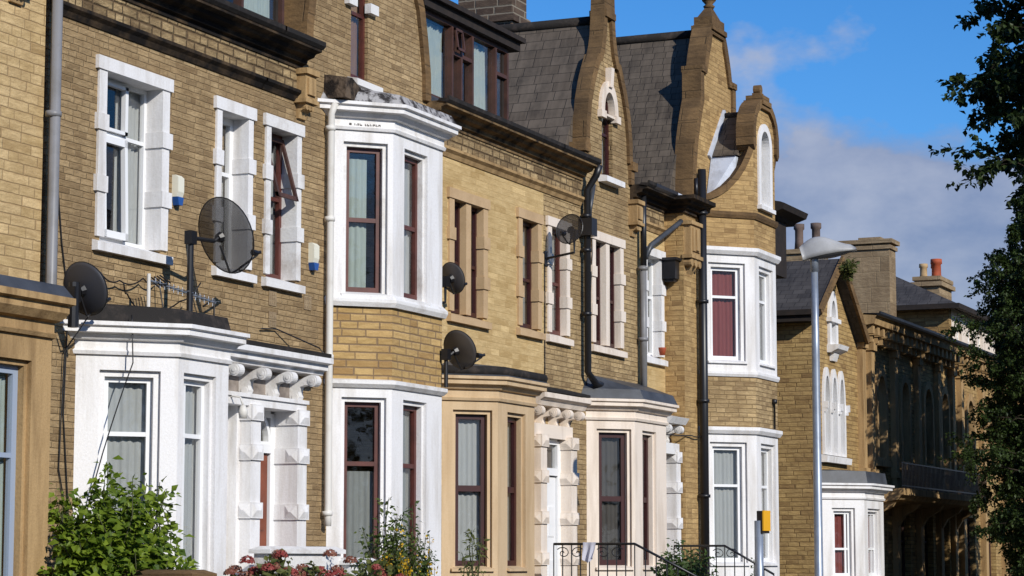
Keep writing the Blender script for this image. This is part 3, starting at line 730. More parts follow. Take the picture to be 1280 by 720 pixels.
def doorway(house, u0, u1, mat, d=-.16, zt=1.9, zb=-.62, frame='upvc', arch=True, glass='pane'):
    m = MB(); box(m, FX, u0+.16, u1-.16, d-.05, d, zb, 1.36)
    for a, b in ((-.5, .25), (.35, 1.2)):
        for s in ((u0+.24, (u0+u1)/2-.04), ((u0+u1)/2+.04, u1-.24)):
            box(m, FX, s[0], s[1], d-.02, d+.014, zb+.15+max(0, a+.5), zb+.62+max(0, a+.35)*1.25)
    dr = m.build('door', M[mat], house)
    k = MB(True); lathe_pts = (u0+.26, -d)
    tube(k, [(u0+.27, -d-.0, .35), (u0+.27, -d-.06, .35)], [.02, .032], 10); k.build('handle', M['steel'], dr)
    fm = MB(); box(fm, FX, u0, u0+.14, d-.06, d+.03, zb, zt); box(fm, FX, u1-.14, u1, d-.06, d+.03, zb, zt)
    box(fm, FX, u0+.14, u1-.14, d-.06, d+.05, 1.38, 1.5); box(fm, FX, u0+.14, u1-.14, d-.06, d+.03, zt-.06, zt+.1)
    if arch:
        ring(fm, FX, arch_outline(u0+.14, u1-.14, 1.5, 1.52, .42), arch_outline(u0+.2, u1-.2, 1.53, 1.54, .34), d-.05, d+.035)
    fm.build('door_frame', M[frame], dr)
    g = MB(); box(g, FX, u0+.14, u1-.14, d-.03, d-.025, 1.5, zt); g.build('fanlight', M['glass'], dr)
    s = MB()
    for i in range(4): box(s, FX, u0-.1, u1+.1, -.3, .35+.28*i, -1.6, zb-.02-.16*i)
    s.build('door_step', M['kerb'], dr)
    return dr
doorway(H1, 24.66, 25.78, 'upvc'); doorway(H1b, 26.06, 27.09, 'door_red', d=-.2)
m = MB(True); tube(m, [(25.35, .1, 1.95), (25.35, -.2, 2.02), (25.35, -.3, 2.0), (25.35, -.34, 1.9)], .012, 6); tube(m, [(25.35, -.34, 1.9), (25.35, -.34, 1.83), (25.35, -.34, 1.74)], [.03, .06, .05], 10)
tag(m.build('porch_lamp', M['pale_pipe']), 'small white bracket lamp curling under the white porch left of the red door', 'lamp')

# ------------------------------------------------------------------ house 2a (tan bay)
H2 = empty('terraced_house', (33.5, 0, 0), 'clean golden stone terraced house with a tan painted bay and tan paired window', 'house')
w = MB(); slab(w, FX, rect(31.602, 35.77, -1.7, 6.8), [hole(32.2, 33.28, 3.75, 5.47), hole(34.83, 35.47, 3.77, 5.52), rect(32.2, 34.15, -.4, 2.0)])
shell(w, 31.602, 35.77, 6.6); w.build('wall', M['wall_clean'], H2)
def twin(house, u0, u1, z0, z1, mat, fmat, curtain, hb=(.45,), fw=.06, jw=.17):
    c = (u0+u1)/2
    a = window(house, FX, u0-.01, c-.08, z0, z1, -.09, fmat, hb, (), fw, curtain=curtain)
    window(house, FX, c+.08, u1+.01, z0, z1, -.09, fmat, hb, (), fw, curtain=curtain)
    surround(house, a, FX, u0, u1, z0, z1, mat, jw=jw, mull=c); return a
twin(H2, 32.2, 33.28, 3.75, 5.47, 'tan_stone', 'maroon_frame', [('lace', 0, .8)])
wn = window(H2, FX, 34.83, 35.47, 3.77, 5.52, -.09, 'maroon_frame', (.45,), curtain='net'); surround(H2, wn, FX, 34.83, 35.47, 3.77, 5.52, 'tan_stone', reveal=.18)
B3 = [(31.85, 0), (32.48, -.63), (33.89, -.63), (34.5, 0)]
gf = [[(.17, .80, -.12, 2.24)], [(.36, 1.06, -.12, 2.24)], [(.17, .7, -.12, 2.24)]]
_, fs = bay_walls(H2, B3, -1.7, 2.38, 'tan', gf)
for k in range(3): bay_window_fit(H2, fs[k], gf[k][0], 'maroon_frame', 'tan', (.51,), curtain='lace' if k == 0 else 'net', step=.06, bw=.09, fw=.075)
m = MB(); sweep(m, extend(B3), CORN(2.74)); m.build('bay_cornice', M['tan'], H2)
bay_roof(H2, B3, 2.744, .16, .2, .05, 'lead', h2=.24)
m = MB(True); tube(m, [(p.x, p.y, 2.82) for p in offset(extend(B3), .13)], .075, 8); m.build('lead_roll', M['felt'], H2)
string_course(H2, FX, 31.3, 35.77, 6.18, 'dressed'); frieze(H2, FX, 31.3, 35.77, 6.25, 6.525)
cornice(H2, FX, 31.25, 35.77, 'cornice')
dormer(H2, 31.42, 34.6, splits=(1.02, 1.36, 1.78, 2.68)); low_roof(H2, 31.5, 35.76, zr=7.2)

# ------------------------------------------------------------------ house 2b (pale pink bay, ogee gable)
H2b = empty('terraced_house', (38, 0, 0), 'terraced house with a pale pink bay and a curvy gable with pink arched window', 'house')
g2 = [(6.8, 1.12), (7.18, 1.12), (7.2, 1.05), (7.6, 1.03), (8.0, .94), (8.4, .77), (8.7, .59), (8.84, .50), (8.86, .40), (9.05, .30), (9.3, .22), (9.6, .18), (10.15, .15)]
c2 = 38.72
w = MB(); slab(w, FX, [(35.772, -1.7), (40.2, -1.7), (40.2, 6.8)]+ogee(c2, g2)+[(35.772, 6.8)],
               [hole(36.07, 36.71, 3.77, 5.55), hole(38.07, 39.27, 3.77, 5.58), rect(38.0, 40.2, -.4, 2.1), rect(35.9, 36.32, -.9, 1.9),
                arch_outline(c2-.26, c2+.26, 6.78, 7.95, .38)], 0, -.2)
shell(w, 35.772, 40.2, 6.6); w.build('wall', M['wall_mid'], H2b)
wn = window(H2b, FX, 36.07, 36.71, 3.77, 5.55, -.09, 'brown_frame', (.48,), curtain='net'); surround(H2b, wn, FX, 36.07, 36.71, 3.77, 5.55, 'pink', reveal=.18)
twin(H2b, 38.07, 39.27, 3.77, 5.58, 'pink', 'maroon_frame', [('net', .1, .9)])
wn = window(H2b, FX, c2-.26, c2+.26, 6.78, 8.33, -.07, 'maroon_frame', (.5,), curtain='net')
m = MB(); ring(m, FX, arch_outline(c2-.42, c2+.42, 7.9, 7.95, .56), arch_outline(c2-.25, c2+.25, 7.86, 7.95, .36), -.068, .06)
box(m, FX, c2-.47, c2-.24, -.02, .09, 7.80, 7.93); box(m, FX, c2+.24, c2+.47, -.02, .09, 7.80, 7.93)
prof_u(m, FX, [(-.02, 8.4), (.10, 8.4), (.12, 8.75), (-.02, 8.75)], c2-.07, c2+.07); m.build('arched_hood', M['pink'], wn)
m = MB(); prof_u(m, FX, [(-.2, 6.64), (.17, 6.64), (.17, 6.74), (-.1, 6.785), (-.2, 6.785)], c2-.45, c2+.45); m.build('window_sill', M['white'], wn)
cp = coping(ogee(c2, g2), .07, -.06, .205, -.1)
for sg in (-1, 1): box(cp, FX, c2+sg*1.17-.13, c2+sg*1.17+.13, -.24, .10, 7.06, 7.22); box(cp, FX, c2+sg*1.14-.09, c2+sg*1.14+.09, -.22, .055, 6.8, 7.06)
box(cp, FX, c2-.24, c2+.24, -.24, .09, 9.66, 9.78); box(cp, FX, c2-.2, c2+.2, -.21, .065, 9.78, 10.6); cp.build('gable_coping', M['coping'], H2b)
paint_roof(H2b, 'gable_roof', c2, 9.62, 1.72, 6.72, .206, 4.6, 'slate')
B4 = [(37.67, 0), (38.3, -.65), (39.9, -.65), (40.55, 0)]
gf = [[(.19, .84, -.12, 2.25)], [(.38, 1.08, -.12, 2.25)], [(.17, .7, -.12, 2.25)]]
_, fs = bay_walls(H2b, B4, -1.7, 2.40, 'pink', gf)
for k in range(3): bay_window_fit(H2b, fs[k], gf[k][0], 'maroon_frame', 'pink', (.5,), curtain='dark_blind' if k == 0 else 'net', step=.06, bw=.09, fw=.085)
m = MB(); sweep(m, extend(B4), CORN(2.76)); m.build('bay_cornice', M['pink'], H2b)
bay_roof(H2b, B4, 2.764, .17, .2, .12, 'lead', h2=.46)
for (a, b) in ((35.78, 37.4),): string_course(H2b, FX, a, b, 6.18, 'dressed'); frieze(H2b, FX, a, b, 6.25, 6.525)
cornice(H2b, FX, 35.77, 37.42, 'cornice')
string_course(H2b, FX, 39.95, 40.2, 6.18, 'dressed'); cornice(H2b, FX, 39.85, 40.2, 'cornice_dark'); corbel(H2b, 39.78)
low_roof(H2b, 35.77, 37.2, zr=7.2); low_roof(H2b, 40.0, 41.6, zr=7.2)
pipe(H2b, [(37.42, -.36, 6.78), (37.42, -.3, 6.6), (37.42, -.13, 6.35), (37.42, -.13, 3.2), (37.6, -.2, 3.02), (39.9, -.2, 2.86)], .062, 'black_iron', clips=[(37.42, -.11, z) for z in (5.9, 5.3, 4.2)])
m = MB(); wbox(m, 37.3, 37.55, -.26, -.02, 5.55, 5.85); m.build('rain_hopper', M['black_iron'], H2b)
pipe(H2b, [(37.47, -.14, 5.9), (37.8, -.1, 6.5)], .04, 'lead')
pipe(H2b, [(40.2, -.13, 6.7), (40.2, -.13, 5.35)], .06, 'black_iron'); pipe(H2b, [(40.2, -.12, 5.35), (40.2, -.12, 2.9)], .065, 'grey_pipe', clips=[(40.2, -.11, 5.3), (40.2, -.11, 4.0)])
pipe(H2b, [(40.25, -.15, 5.5), (40.4, -.2, 5.75), (41.5, -.34, 6.28), (41.62, -.36, 6.35)], .05, 'lead')
m = MB(); prof_u(m, FX, [(-.02, 2.48), (.34, 2.48), (.38, 2.56), (.46, 2.6), (.46, 2.68), (-.02, 2.76)], 34.72, 36.75); m.build('porch_hood', M['pink'], H2b)
m = MB(); prof_u(m, FX, [(-.02, 2.762), (.4, 2.70), (.45, 2.70), (.45, 2.745), (-.02, 2.86)], 34.72, 36.73); m.build('hood_flashing', M['felt'], H2b)
m = MB(); box(m, FX, 34.9, 36.55, -.25, .2, 1.98, 2.2); m.build('porch_lintel', M['pink'], H2b)
for u in (34.74, 35.38, 35.95, 36.46): console(F((0, 0), (1, 0)), u, u+.13, 2.478, .42, .34).build('console', M['pink'], H2b)
for u in (34.98, 36.28): pilaster(FX, u, u+.26, -1.15, 1.98, .28, (.02, .68, 1.34, 1.92)).build('pilaster', M['pink'], H2b)
doorway(H2b, 35.24, 36.28, 'upvc', d=.06, zt=1.95, arch=False)

# ------------------------------------------------------------------ house 3 (projecting wing, tall white bay)
H3 = empty('terraced_house', (44, 0, 0), 'terraced house with a projecting wing and a white bay topped by a small gable', 'house')
WY = -.38; FW = F((0, WY), (1, WY)); c3 = 43.75
w = MB(); slab(w, FX, rect(40.202, 41.69, -1.7, 6.8), [hole(40.68, 41.42, 3.78, 5.62), rect(40.75, 41.5, -.9, 1.9)])
shell(w, 40.202, 48.6, 6.6); wbox(w, 46.3, 48.6, 0, .3, -1.7, 7.0); w.build('wall', M['wall_clean'], H3)
wn = window(H3, FX, 40.68, 41.42, 3.78, 5.62, -.14, 'upvc', (.6,), (.5,), curtain='lace'); surround(H3, wn, FX, 40.68, 41.42, 3.78, 5.62, 'white', jw=.16, reveal=.18)
g3 = [(6.8, 1.53), (7.2, 1.51), (7.6, 1.45), (8.0, 1.36), (8.35, 1.23), (8.65, 1.09), (8.9, .97), (9.48, .97), (9.5, .76), (9.75, .67), (10.0, .56), (10.2, .46), (10.4, .38)]
w = MB(); slab(w, FW, [(41.7, -1.7), (46.3, -1.7), (46.3, 6.8)]+ogee(c3, g3)+[(41.7, 6.8)], [rect(43.1, 45.1, -.3, 2.1), rect(43.1, 45.1, 3.8, 5.6)], 0, -.3)
wbox(w, 41.7, 42.0, WY+.3, .31, -1.7, 6.8); wbox(w, 46.0, 46.3, WY+.3, .31, -1.7, 6.8)
w.build('wing_wall', M['wall_wing'], H3)
cp = coping(ogee(c3, g3), .08, WY-.05, WY+.34, -.12)
box(cp, FW, c3-.44, c3+.44, -.37, .09, 10.40, 10.5); box(cp, FW, c3-.38, c3+.38, -.33, .05, 10.5, 10.68)
for sg in (-1, 1): box(cp, FW, c3+sg*.97-.11, c3+sg*.97+.11, -.36, .08, 9.44, 9.56)
A = [FW.p(c3+a, b, 10.68) for a, b in ((-.3, .02), (.3, .02), (.3, -.3), (-.3, -.3))]; B_ = [FW.p(c3+a, b, 10.92) for a, b in ((-.08, -.08), (.08, -.08), (.08, -.2), (-.08, -.2))]
cp.add(A+B_, [(0, 1, 5, 4), (1, 2, 6, 5), (2, 3, 7, 6), (3, 0, 4, 7), (4, 5, 6, 7)])
o3 = cp.build('gable_coping', M['coping'], H3)
m = MB(True); lathe(m, c3, WY+.14, [(.08, 10.9), (.12, 10.96), (.07, 11.0), (.14, 11.08), (.16, 11.16), (.11, 11.26), (.03, 11.31)]); m.build('finial', M['coping'], o3)
paint_roof(H3, 'gable_roof', c3, 10.40, 2.12, 6.74, WY+.305, 5.0, 'slate_fine')
m = MB(); box(m, FX, 41.5, 42.1, -.2, .3, 6.802, 6.9); m.build('lead_gutter', M['lead_white'], H3)
string_course(H3, FX, 40.21, 41.6, 6.18, 'dressed'); frieze(H3, FX, 40.3, 41.6, 6.25, 6.525); 
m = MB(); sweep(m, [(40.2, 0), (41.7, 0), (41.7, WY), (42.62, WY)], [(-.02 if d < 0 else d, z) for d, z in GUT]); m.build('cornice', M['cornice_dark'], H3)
gutter(FX, 40.2, 41.4).build('gutter', M['black_iron'], H3)
FS = F((41.7, 0), (41.7, WY))
m = MB()                                                        # carved panel on the wing corner
f = F((41.72, WY), (42.72, WY)); box(m, f, .0, .55, -.02, .14, 5.72, 6.36); box(m, f, -.05, .6, -.02, .18, 6.3, 6.37); box(m, f, -.05, .6, -.02, .18, 5.66, 5.73)
box(m, f, .08, .47, .1, .17, 5.8, 6.24); box(m, f, .2, .35, .16, .20, 5.82, 6.22)
prof_u(m, f, [(-.02, 5.66), (.15, 5.66), (.12, 5.56), (.05, 5.45), (-.02, 5.36)], .1, .45)
for u in (.05, .27, .5): cyl_axis(m, f.p(u, .07, 5.58), (0, 1, 0), .075, .16, 10)
m.build('carved_panel', M['dressed'], H3)
pipe(H3, [(42.42, WY-.13, 7.45), (42.42, WY-.13, -1.5)], .085, 'black_iron', clips=[(42.42, WY-.12, z) for z in (6.6, 4.9, 3.0, 1.2)])
pipe(H3, [(42.2, WY-.09, 7.25), (42.2, WY-.09, 6.85)], .04, 'black_iron')
B5 = [(42.6, -.38), (43.44, -1.22), (44.83, -1.22), (45.67, -.38)]
ff = [[(.19, .98, 3.8, 5.7)], [(.28, 1.2, 3.8, 5.7)], [(.2, .98, 3.8, 5.7)]]
gf = [[(.19, .98, -.06, 2.24)], [(.28, 1.2, -.06, 2.24)], [(.2, .98, -.06, 2.24)]]
_, fs = bay_walls(H3, B5, 3.55, 5.9, 'white', ff)
for k in range(3): bay_window_fit(H3, fs[k], ff[k][0], 'upvc', 'white', (.68,), curtain='maroon_curtain' if k == 0 else 'net', step=.08, ctop=.98)
_, fs = bay_walls(H3, B5, -1.7, 2.45, 'white', gf)
for k in range(3): bay_window_fit(H3, fs[k], gf[k][0], 'upvc', 'white', (.66,), curtain='lace', step=.08)
bay_walls(H3, B5, 2.452, 3.548, 'wall_mid', [[], [], []], 'bay_panel')
def bstep(z0, z1, d): 
    mm = MB(); sweep(mm, extend(B5), [(-.05, z0), (d*.5, z0), (d, z0+(z1-z0)*.5), (d, z1), (-.05, z1)]); return mm
bstep(5.86, 6.0, .10).build('bay_cornice', M['white'], H3); bstep(2.40, 2.53, .09).build('bay_string', M['white'], H3); bstep(3.5, 3.6, .05).build('bay_sill', M['white'], H3)
bstep(6.58, 6.7, .06).build('string_course', M['coping'], H3)
m = MB()                                                        # sweeping parapet of the bay below the little gable
fl, fc, fr_ = [F(B5[i], B5[i+1]) for i in range(3)]
crv = [(0, 6.93), (.2, 6.97), (.4, 7.05), (.6, 7.18), (.8, 7.38), (.95, 7.6), (1.07, 7.84), (1.15, 8.05)]
slab(m, fl, [(-.1, 5.98), (fl.L, 5.98), (fl.L, 8.08)]+crv[::-1]+[(-.1, 6.93)], [], 0, -.22)
slab(m, fr_, [(0, 5.98), (fr_.L+.1, 5.98), (fr_.L+.1, 6.93)]+[(fr_.L-u, z) for u, z in crv]+[(0, 8.08)], [], 0, -.22)
g4 = [(5.98, .695), (8.0, .695), (8.05, .76), (8.4, .755), (8.62, .68), (8.78, .55), (8.88, .40), (8.93, .28)]
slab(m, fc, ogee(.695, g4), [arch_outline(.36, 1.03, 6.95, 8.1, .38)], 0, -.26)
m.build('bay_parapet', M['wall_wing'], H3)
def cope_on(f, pts, t, d0, d1, t0=-.06):
    n = len(pts); P = [Vector(p) for p in pts]; mm = MB(); 
    for i in range(n):
        d = (P[min(i+1, n-1)]-P[max(i-1, 0)]).normalized(); q = Vector((-d.y, d.x))
        for a, b in ((t0, d0), (t, d0), (t, d1), (t0, d1)): mm.v.append(f.p(P[i].x+q.x*a, b, P[i].y+q.y*a))
    for i in range(n-1):
        for k in range(4):
            j = (k+1) % 4; mm.f.append((i*4+k, i*4+j, (i+1)*4+j, (i+1)*4+k)[::-1])
    mm.f += [(0, 1, 2, 3), (4*n-1, 4*n-2, 4*n-3, 4*n-4)]; return mm
cope_on(fl, crv, .06, .05, -.25).build('parapet_coping', M['coping'], H3); cope_on(fr_, [(fr_.L-u, z) for u, z in crv][::-1], .06, .05, -.25).build('parapet_coping', M['coping'], H3)
cg = cope_on(fc, ogee(.695, g4[1:]), .08, .06, -.30, -.08)
box(cg, fc, .42, .97, -.32, .09, 8.93, 9.03); box(cg, fc, .47, .92, -.29, .06, 9.03, 9.13)
box(cg, fc, .60, .79, -.2, -.02, 9.13, 9.2); cyl_axis(cg, fc.p(.695, -.11, 9.27), (fc.n.x, fc.n.y, 0), .10, .14, 12)
cg.build('gable_coping', M['coping'], H3)
wn = window(H3, fc, .34, 1.05, 6.95, 8.5, -.16, 'upvc', (.35, .7), (.5,), curtain='lace')
m = MB(); ring(m, fc, arch_outline(.26, 1.13, 6.9, 8.1, .47), arch_outline(.42, .97, 6.97, 8.1, .32), -.2, .04); box(m, fc, .22, 1.17, -.2, .09, 6.82, 6.9); m.build('window_surround', M['white'], wn)
rc = 44.13
m = MB(); zr, ze, hw = 8.78, 7.85, .85
loft(m, [(rc+hw, -.94, ze), (rc, -.94, zr), (rc-hw, -.94, ze)], [(rc+hw, WY-.01, ze), (rc, WY-.01, zr), (rc-hw, WY-.01, ze)]); rf = m.build('bay_roof', M['slate_fine'], H3)
m = MB(True); tube(m, [(rc, -.95, zr+.02), (rc, WY, zr+.02)], .06, 8); m.build('ridge_tiles', M['felt'], rf)
m = MB()
loft(m, [(rc+.8, -.9, 6.9), (rc+.8, -.9, ze-.01), (rc-.8, -.9, ze-.01), (rc-.8, -.9, 6.9)], [(rc+.8, WY-.015, 6.9), (rc+.8, WY-.015, ze-.01), (rc-.8, WY-.015, ze-.01), (rc-1.15, WY-.015, 6.9)])
q = [(p.x, p.y) for p in offset(B5, -.1)]
loft(m, [(*p, 6.9) for p in q], [(*p, 6.8) for p in q])
for s in (-1, 1):
    A = [(rc+s*(hw+.02), WY-.05, ze-.05), (rc+s*.02, WY-.05, zr+.0), (rc+s*.02, WY-.05, zr+.14), (rc+s*(hw+.14), WY-.05, ze+.0)]
    loft(m, A, [(x, WY+.01, z) for x, y, z in A])
m.build('lead_flashing', M['lead_white'], rf)
# near-black eaves and flank at the far end of the house
m = MB(); wbox(m, 48.61, 49.55, -.02, 1.2, 6.15, 7.35); m.build('dark_flank', M['dark_finish'], H3)
m = MB(); prof_u(m, FX, [(-1.3, 7.352), (.05, 7.352), (.12, 7.42), (.35, 7.5), (.40, 7.62), (.3, 7.66), (-1.3, 7.95)], 48.2, 50.0); m.build('eaves', M['dark_finish'], H3)
m = MB(); prof_u(m, FX, [(-.02, 2.5), (.42, 2.5), (.5, 2.62), (-.02, 2.72)], 40.7, 41.62); box(m, FX, 40.75, 41.6, -.02, .3, 1.95, 2.15); m.build('porch_hood', M['white_old'], H3)
for u in (40.74, 41.38): console(F((0, 0), (1, 0)), u, u+.13, 2.498, .44, .36).build('console', M['white_old'], H3)
pilaster(FX, 41.42, 41.66, -1.15, 1.95, .3, (.0, .68, 1.34, 1.9)).build('pilaster', M['white'], H3)
doorway(H3, 40.72, 41.44, 'brown_frame', d=-.1, arch=False)
# wall lantern on the wing flank
m = MB(); box(m, FS, .04, .30, .02, .26, 5.25, 5.6); box(m, FS, .0, .34, .0, .30, 5.6, 5.65); box(m, FS, .08, .26, .05, .22, 5.2, 5.26); tag(m.build('wall_lantern', M['black_iron']), 'black box lantern on the flank of the projecting wing beside the white window', 'lantern')

m = MB(); wbox(m, 39.5, 40.2, 2.2, 3.3, 6.6, 11.6); wbox(m, 39.44, 40.26, 2.14, 3.36, 10.0, 10.15); wbox(m, 39.4, 40.3, 2.1, 3.4, 11.4, 11.6); m.build('chimney', M['chimney'], H2b)

# ------------------------------------------------------------------ the villa beyond the gap
V = empty('stone_villa', (56, 0, 0), 'stone villa with white pointed windows, a small white bay and a long shaded front', 'house')
vc = 53.15
w = MB()
lan = [(52.28, 52.78), (52.90, 53.40), (53.52, 54.02)]
slab(w, FX, [(51.5, -1.7), (65.39, -1.7), (65.39, 5.6), (55.0, 5.6), (vc, 6.75), (51.5, 5.7)],
     [arch_outline(a-.04, b+.04, 2.45, 3.62, .7, True) for a, b in lan]+[arch_outline(vc-.28, vc+.28, 5.0, 5.6, .5, True), rect(52.9, 54.6, -.6, 1.3)]
     +[arch_outline(x-.42, x+.42, 2.5, 4.1, .5) for x in (57.4, 59.8, 62.3, 64.2)]+[rect(x-.5, x+.5, -.6, 1.2) for x in (57.4, 59.8, 62.3, 64.2)])
wbox(w, 51.5, 51.8, .301, 8, -1.7, 5.7); wbox(w, 51.8, 65.39, 8, 8.3, -1.7, 5.7); wbox(w, 51.8, 65.39, .301, 8, 2.05, 2.2); wbox(w, 65.1, 65.39, .301, 8, -1.7, 5.7)
w.build('wall', M['wall_villa'], V)
for a, b in lan:
    wn = window(V, FX, a, b, 2.45, 4.3, -.14, 'upvc', (.4,), (), curtain='lace')
    m = MB(); ring(m, FX, arch_outline(a-.055, b+.055, 2.4, 3.62, .80, True), arch_outline(a+.06, b-.06, 2.46, 3.62, .6, True), -.16, .06)
    for u, e in ((a-.03, -1), (b+.03, 1)): box(m, FX, min(u, u+e*.028), max(u, u+e*.028), -.02, .16, 3.46, 3.62); box(m, FX, min(u-e*.02, u+e*.022), max(u-e*.02, u+e*.022), -.02, .12, 3.38, 3.459)
    m.build('window_surround', M['white'], wn)
m = MB(); prof_u(m, FX, [(-.1, 2.22), (.14, 2.22), (.16, 2.36), (-.1, 2.42)], 52.1, 54.2); m.build('window_sill', M['white'], V)
wn = window(V, FX, vc-.26, vc+.26, 5.0, 6.05, -.14, 'upvc', (.5,), (), curtain='lace')
m = MB(); ring(m, FX, arch_outline(vc-.36, vc+.36, 4.95, 5.62, .62, True), arch_outline(vc-.19, vc+.19, 5.02, 5.62, .4, True), -.16, .06)
box(m, FX, vc-.42, vc+.42, -.02, .12, 5.5, 5.6); prof_u(m, FX, [(-.02, 4.78), (.1, 4.78), (.26, 4.86), (.3, 4.96), (-.02, 4.96)], vc-.42, vc+.42)
prof_u(m, FX, [(-.02, 4.6), (.06, 4.6), (.12, 4.775), (-.02, 4.775)], vc-.2, vc+.2); m.build('window_surround', M['white'], wn)
m = MB(); A = [(vc+2.25, -.26, 5.32), (vc, -.26, 7.0), (vc-2.0, -.26, 5.58), (vc-1.85, -.26, 5.46), (vc, -.26, 6.84), (vc+2.1, -.26, 5.22)]
loft(m, A, [(x, 7.5, z) for x, y, z in A]); rf = m.build('roof', M['slate_dark'], V)
m = MB(); A = [(vc+2.28, -.32, 5.30), (vc, -.32, 7.06), (vc-2.0, -.32, 5.62), (vc-1.88, -.32, 5.50), (vc, -.32, 6.84), (vc+2.12, -.32, 5.16)]
loft(m, A, [(x, -.25, z) for x, y, z in A]); m.build('bargeboard', M['coping'], rf)
m = MB(); wbox(m, 51.12, 51.499, -.1, 7.5, 5.36, 5.5); wbox(m, 51.05, 51.2, -.3, 7.5, 5.5, 5.62); m.build('gutter', M['dark_finish'], V)
m = MB(); wbox(m, 53.75, 54.35, .4, 1.25, 5.9, 7.35); wbox(m, 53.7, 54.4, .35, 1.3, 7.25, 7.36); ck = m.build('chimney', M['chimney_tan'], V)
for y in (.6, 1.02):
    m = MB(True); lathe(m, 54.05, y, [(.12, 7.36), (.10, 7.6), (.10, 7.85), (.13, 7.88), (.13, 8.0), (.07, 8.0)]); m.build('chimney_pot', M['dark_pot'], ck)
m = MB(); wbox(m, 60.0, 60.66, .35, 1.65, 5.2, 8.25); wbox(m, 59.95, 60.71, .3, 1.7, 8.1, 8.2); wbox(m, 59.9, 60.76, .25, 1.75, 8.25, 8.36); wbox(m, 60.1, 60.5, .6, 1.2, 8.36, 8.44); m.build('chimney', M['chimney_tan'], V)
m = MB(); loft(m, [(65.3, .0, 5.75), (65.3, 4, 6.7), (65.3, 8, 5.75)], [(55.2, .0, 5.75), (55.2, 4, 6.7), (55.2, 8, 5.75)]); m.build('roof', M['slate_dark'], V)
def villa_cornice(house, a, b):
    m = MB(); prof_u(m, FX, [(-.02, 5.3), (.05, 5.3), (.05, 5.42), (.14, 5.48), (.14, 5.62), (.46, 5.66), (.5, 5.8), (.56, 5.88), (-.02, 5.95)], a, b)
    x = a+.15
    while x < b-.2: box(m, FX, x, x+.2, .138, .40, 5.44, 5.658); box(m, FX, x+.03, x+.17, .0, .26, 5.28, 5.44); x += .48
    m.build('cornice', M['dressed'], house)
    gutter(FX, a, b, 5.88, .58).build('gutter', M['black_iron'], house)
villa_cornice(V, 55.2, 65.38)
for x in (57.4, 59.8, 62.3, 64.2):
    wn = window(V, FX, x-.4, x+.4, 2.5, 4.6, -.16, 'dormer_frame', (.5,), (), curtain='net')
    m = MB(); ring(m, FX, arch_outline(x-.56, x+.56, 2.45, 4.1, .66), arch_outline(x-.38, x+.38, 2.52, 4.1, .46), -.16, .08); box(m, FX, x-.62, x+.62, -.02, .14, 2.3, 2.45); m.build('window_surround', M['dressed'], wn)
    window(V, FX, x-.5, x+.5, -.6, 1.2, -.16, 'dormer_frame', (.6,), (.5,), curtain='net')
for x in (55.5, 56.3, 58.6, 61.05, 63.3, 65.0):
    m = MB(); box(m, FX, x-.15, x+.15, -.02, .14, -1.7, 5.3); box(m, FX, x-.19, x+.19, -.02, .2, 5.1, 5.299); box(m, FX, x-.2, x+.2, -.02, .2, 2.05, 2.2); m.build('pilaster', M['dressed'], V)
VB = [(52.1, 0), (52.88, -.78), (54.6, -.78), (55.38, 0)]
hs = [[(.26, .86, -.4, 1.18)], [(.3, 1.42, -.4, 1.18)], [(.26, .86, -.4, 1.18)]]
_, fs = bay_walls(V, VB, -1.7, 1.42, 'white', hs)
for k in range(3): bay_window_fit(V, fs[k], hs[k][0], 'upvc', 'white', (.42,), (.74,), curtain='maroon_curtain', step=.07)
m = MB(); sweep(m, extend(VB), CORN(1.74, 1.15)); m.build('bay_cornice', M['white'], V)
bay_roof(V, VB, 1.744, .28, .1, .05, 'lead', h2=.32)
m = MB(); box(m, FX, 55.9, 65.4, -.02, .95, 1.56, 1.72); prof_u(m, FX, [(-.02, 1.3), (.8, 1.45), (.9, 1.559), (-.02, 1.559)], 55.9, 65.4); bl = m.build('balcony', M['dressed'], V)
def railing(m, f, u0, u1, d, z0, z1, step=.14):
    box(m, f, u0, u1, d-.03, d, z1-.03, z1); box(m, f, u0, u1, d-.025, d-.005, z0+.05, z0+.08)
    u = u0+.05
    while u < u1: box(m, f, u, u+.022, d-.026, d-.004, z0, z1-.03); u += step
m = MB(); railing(m, FX, 55.9, 65.4, .92, 1.721, 2.35); m.build('railing', M['black_iron'], bl)
for x in (56.1, 58.6, 61.05, 63.3, 65.1):
    m = MB(); prof_u(m, FX, [(-.02, .75), (.12, .8), (.3, 1.1), (.62, 1.28), (.7, 1.4), (-.02, 1.4)], x-.09, x+.09); m.build('balcony_bracket', M['dressed'], V)

T = empty('stone_villa', (71, 0, 0), 'farthest villa, with dark hipped roof, cream attic front and red chimney pots', 'house')
w = MB()
xs = (67.4, 70.2, 73, 75.8)
slab(w, FX, rect(65.392, 79, -1.7, 5.6), [arch_outline(x-.42, x+.42, 2.5, 4.1, .5) for x in xs]+[rect(x-.5, x+.5, -.6, 1.2) for x in xs])
wbox(w, 65.392, 65.7, .301, 8, -1.7, 7.1); wbox(w, 65.7, 79, 7.7, 8, -1.7, 7.1); wbox(w, 78.7, 79, .301, 7.7, -1.7, 7.1); wbox(w, 65.7, 78.7, .301, 7.7, 2.05, 2.2)
wbox(w, 65.392, 65.7, .05, .30, 5.601, 7.1); w.build('wall', M['wall_villa'], T)
m = MB(); slab(m, F((0, .06), (1, .06)), rect(65.701, 71.5, 5.62, 7.1), [arch_outline(x-.3, x+.3, 5.95, 6.55, .25) for x in (66.7, 68.1, 69.5)], 0, -.25); m.build('attic_front', M['pink'], T)
for x in (66.7, 68.1, 69.5): window(T, F((0, .06), (1, .06)), x-.3, x+.3, 5.95, 6.8, -.1, 'upvc', (.5,), (), curtain='net')
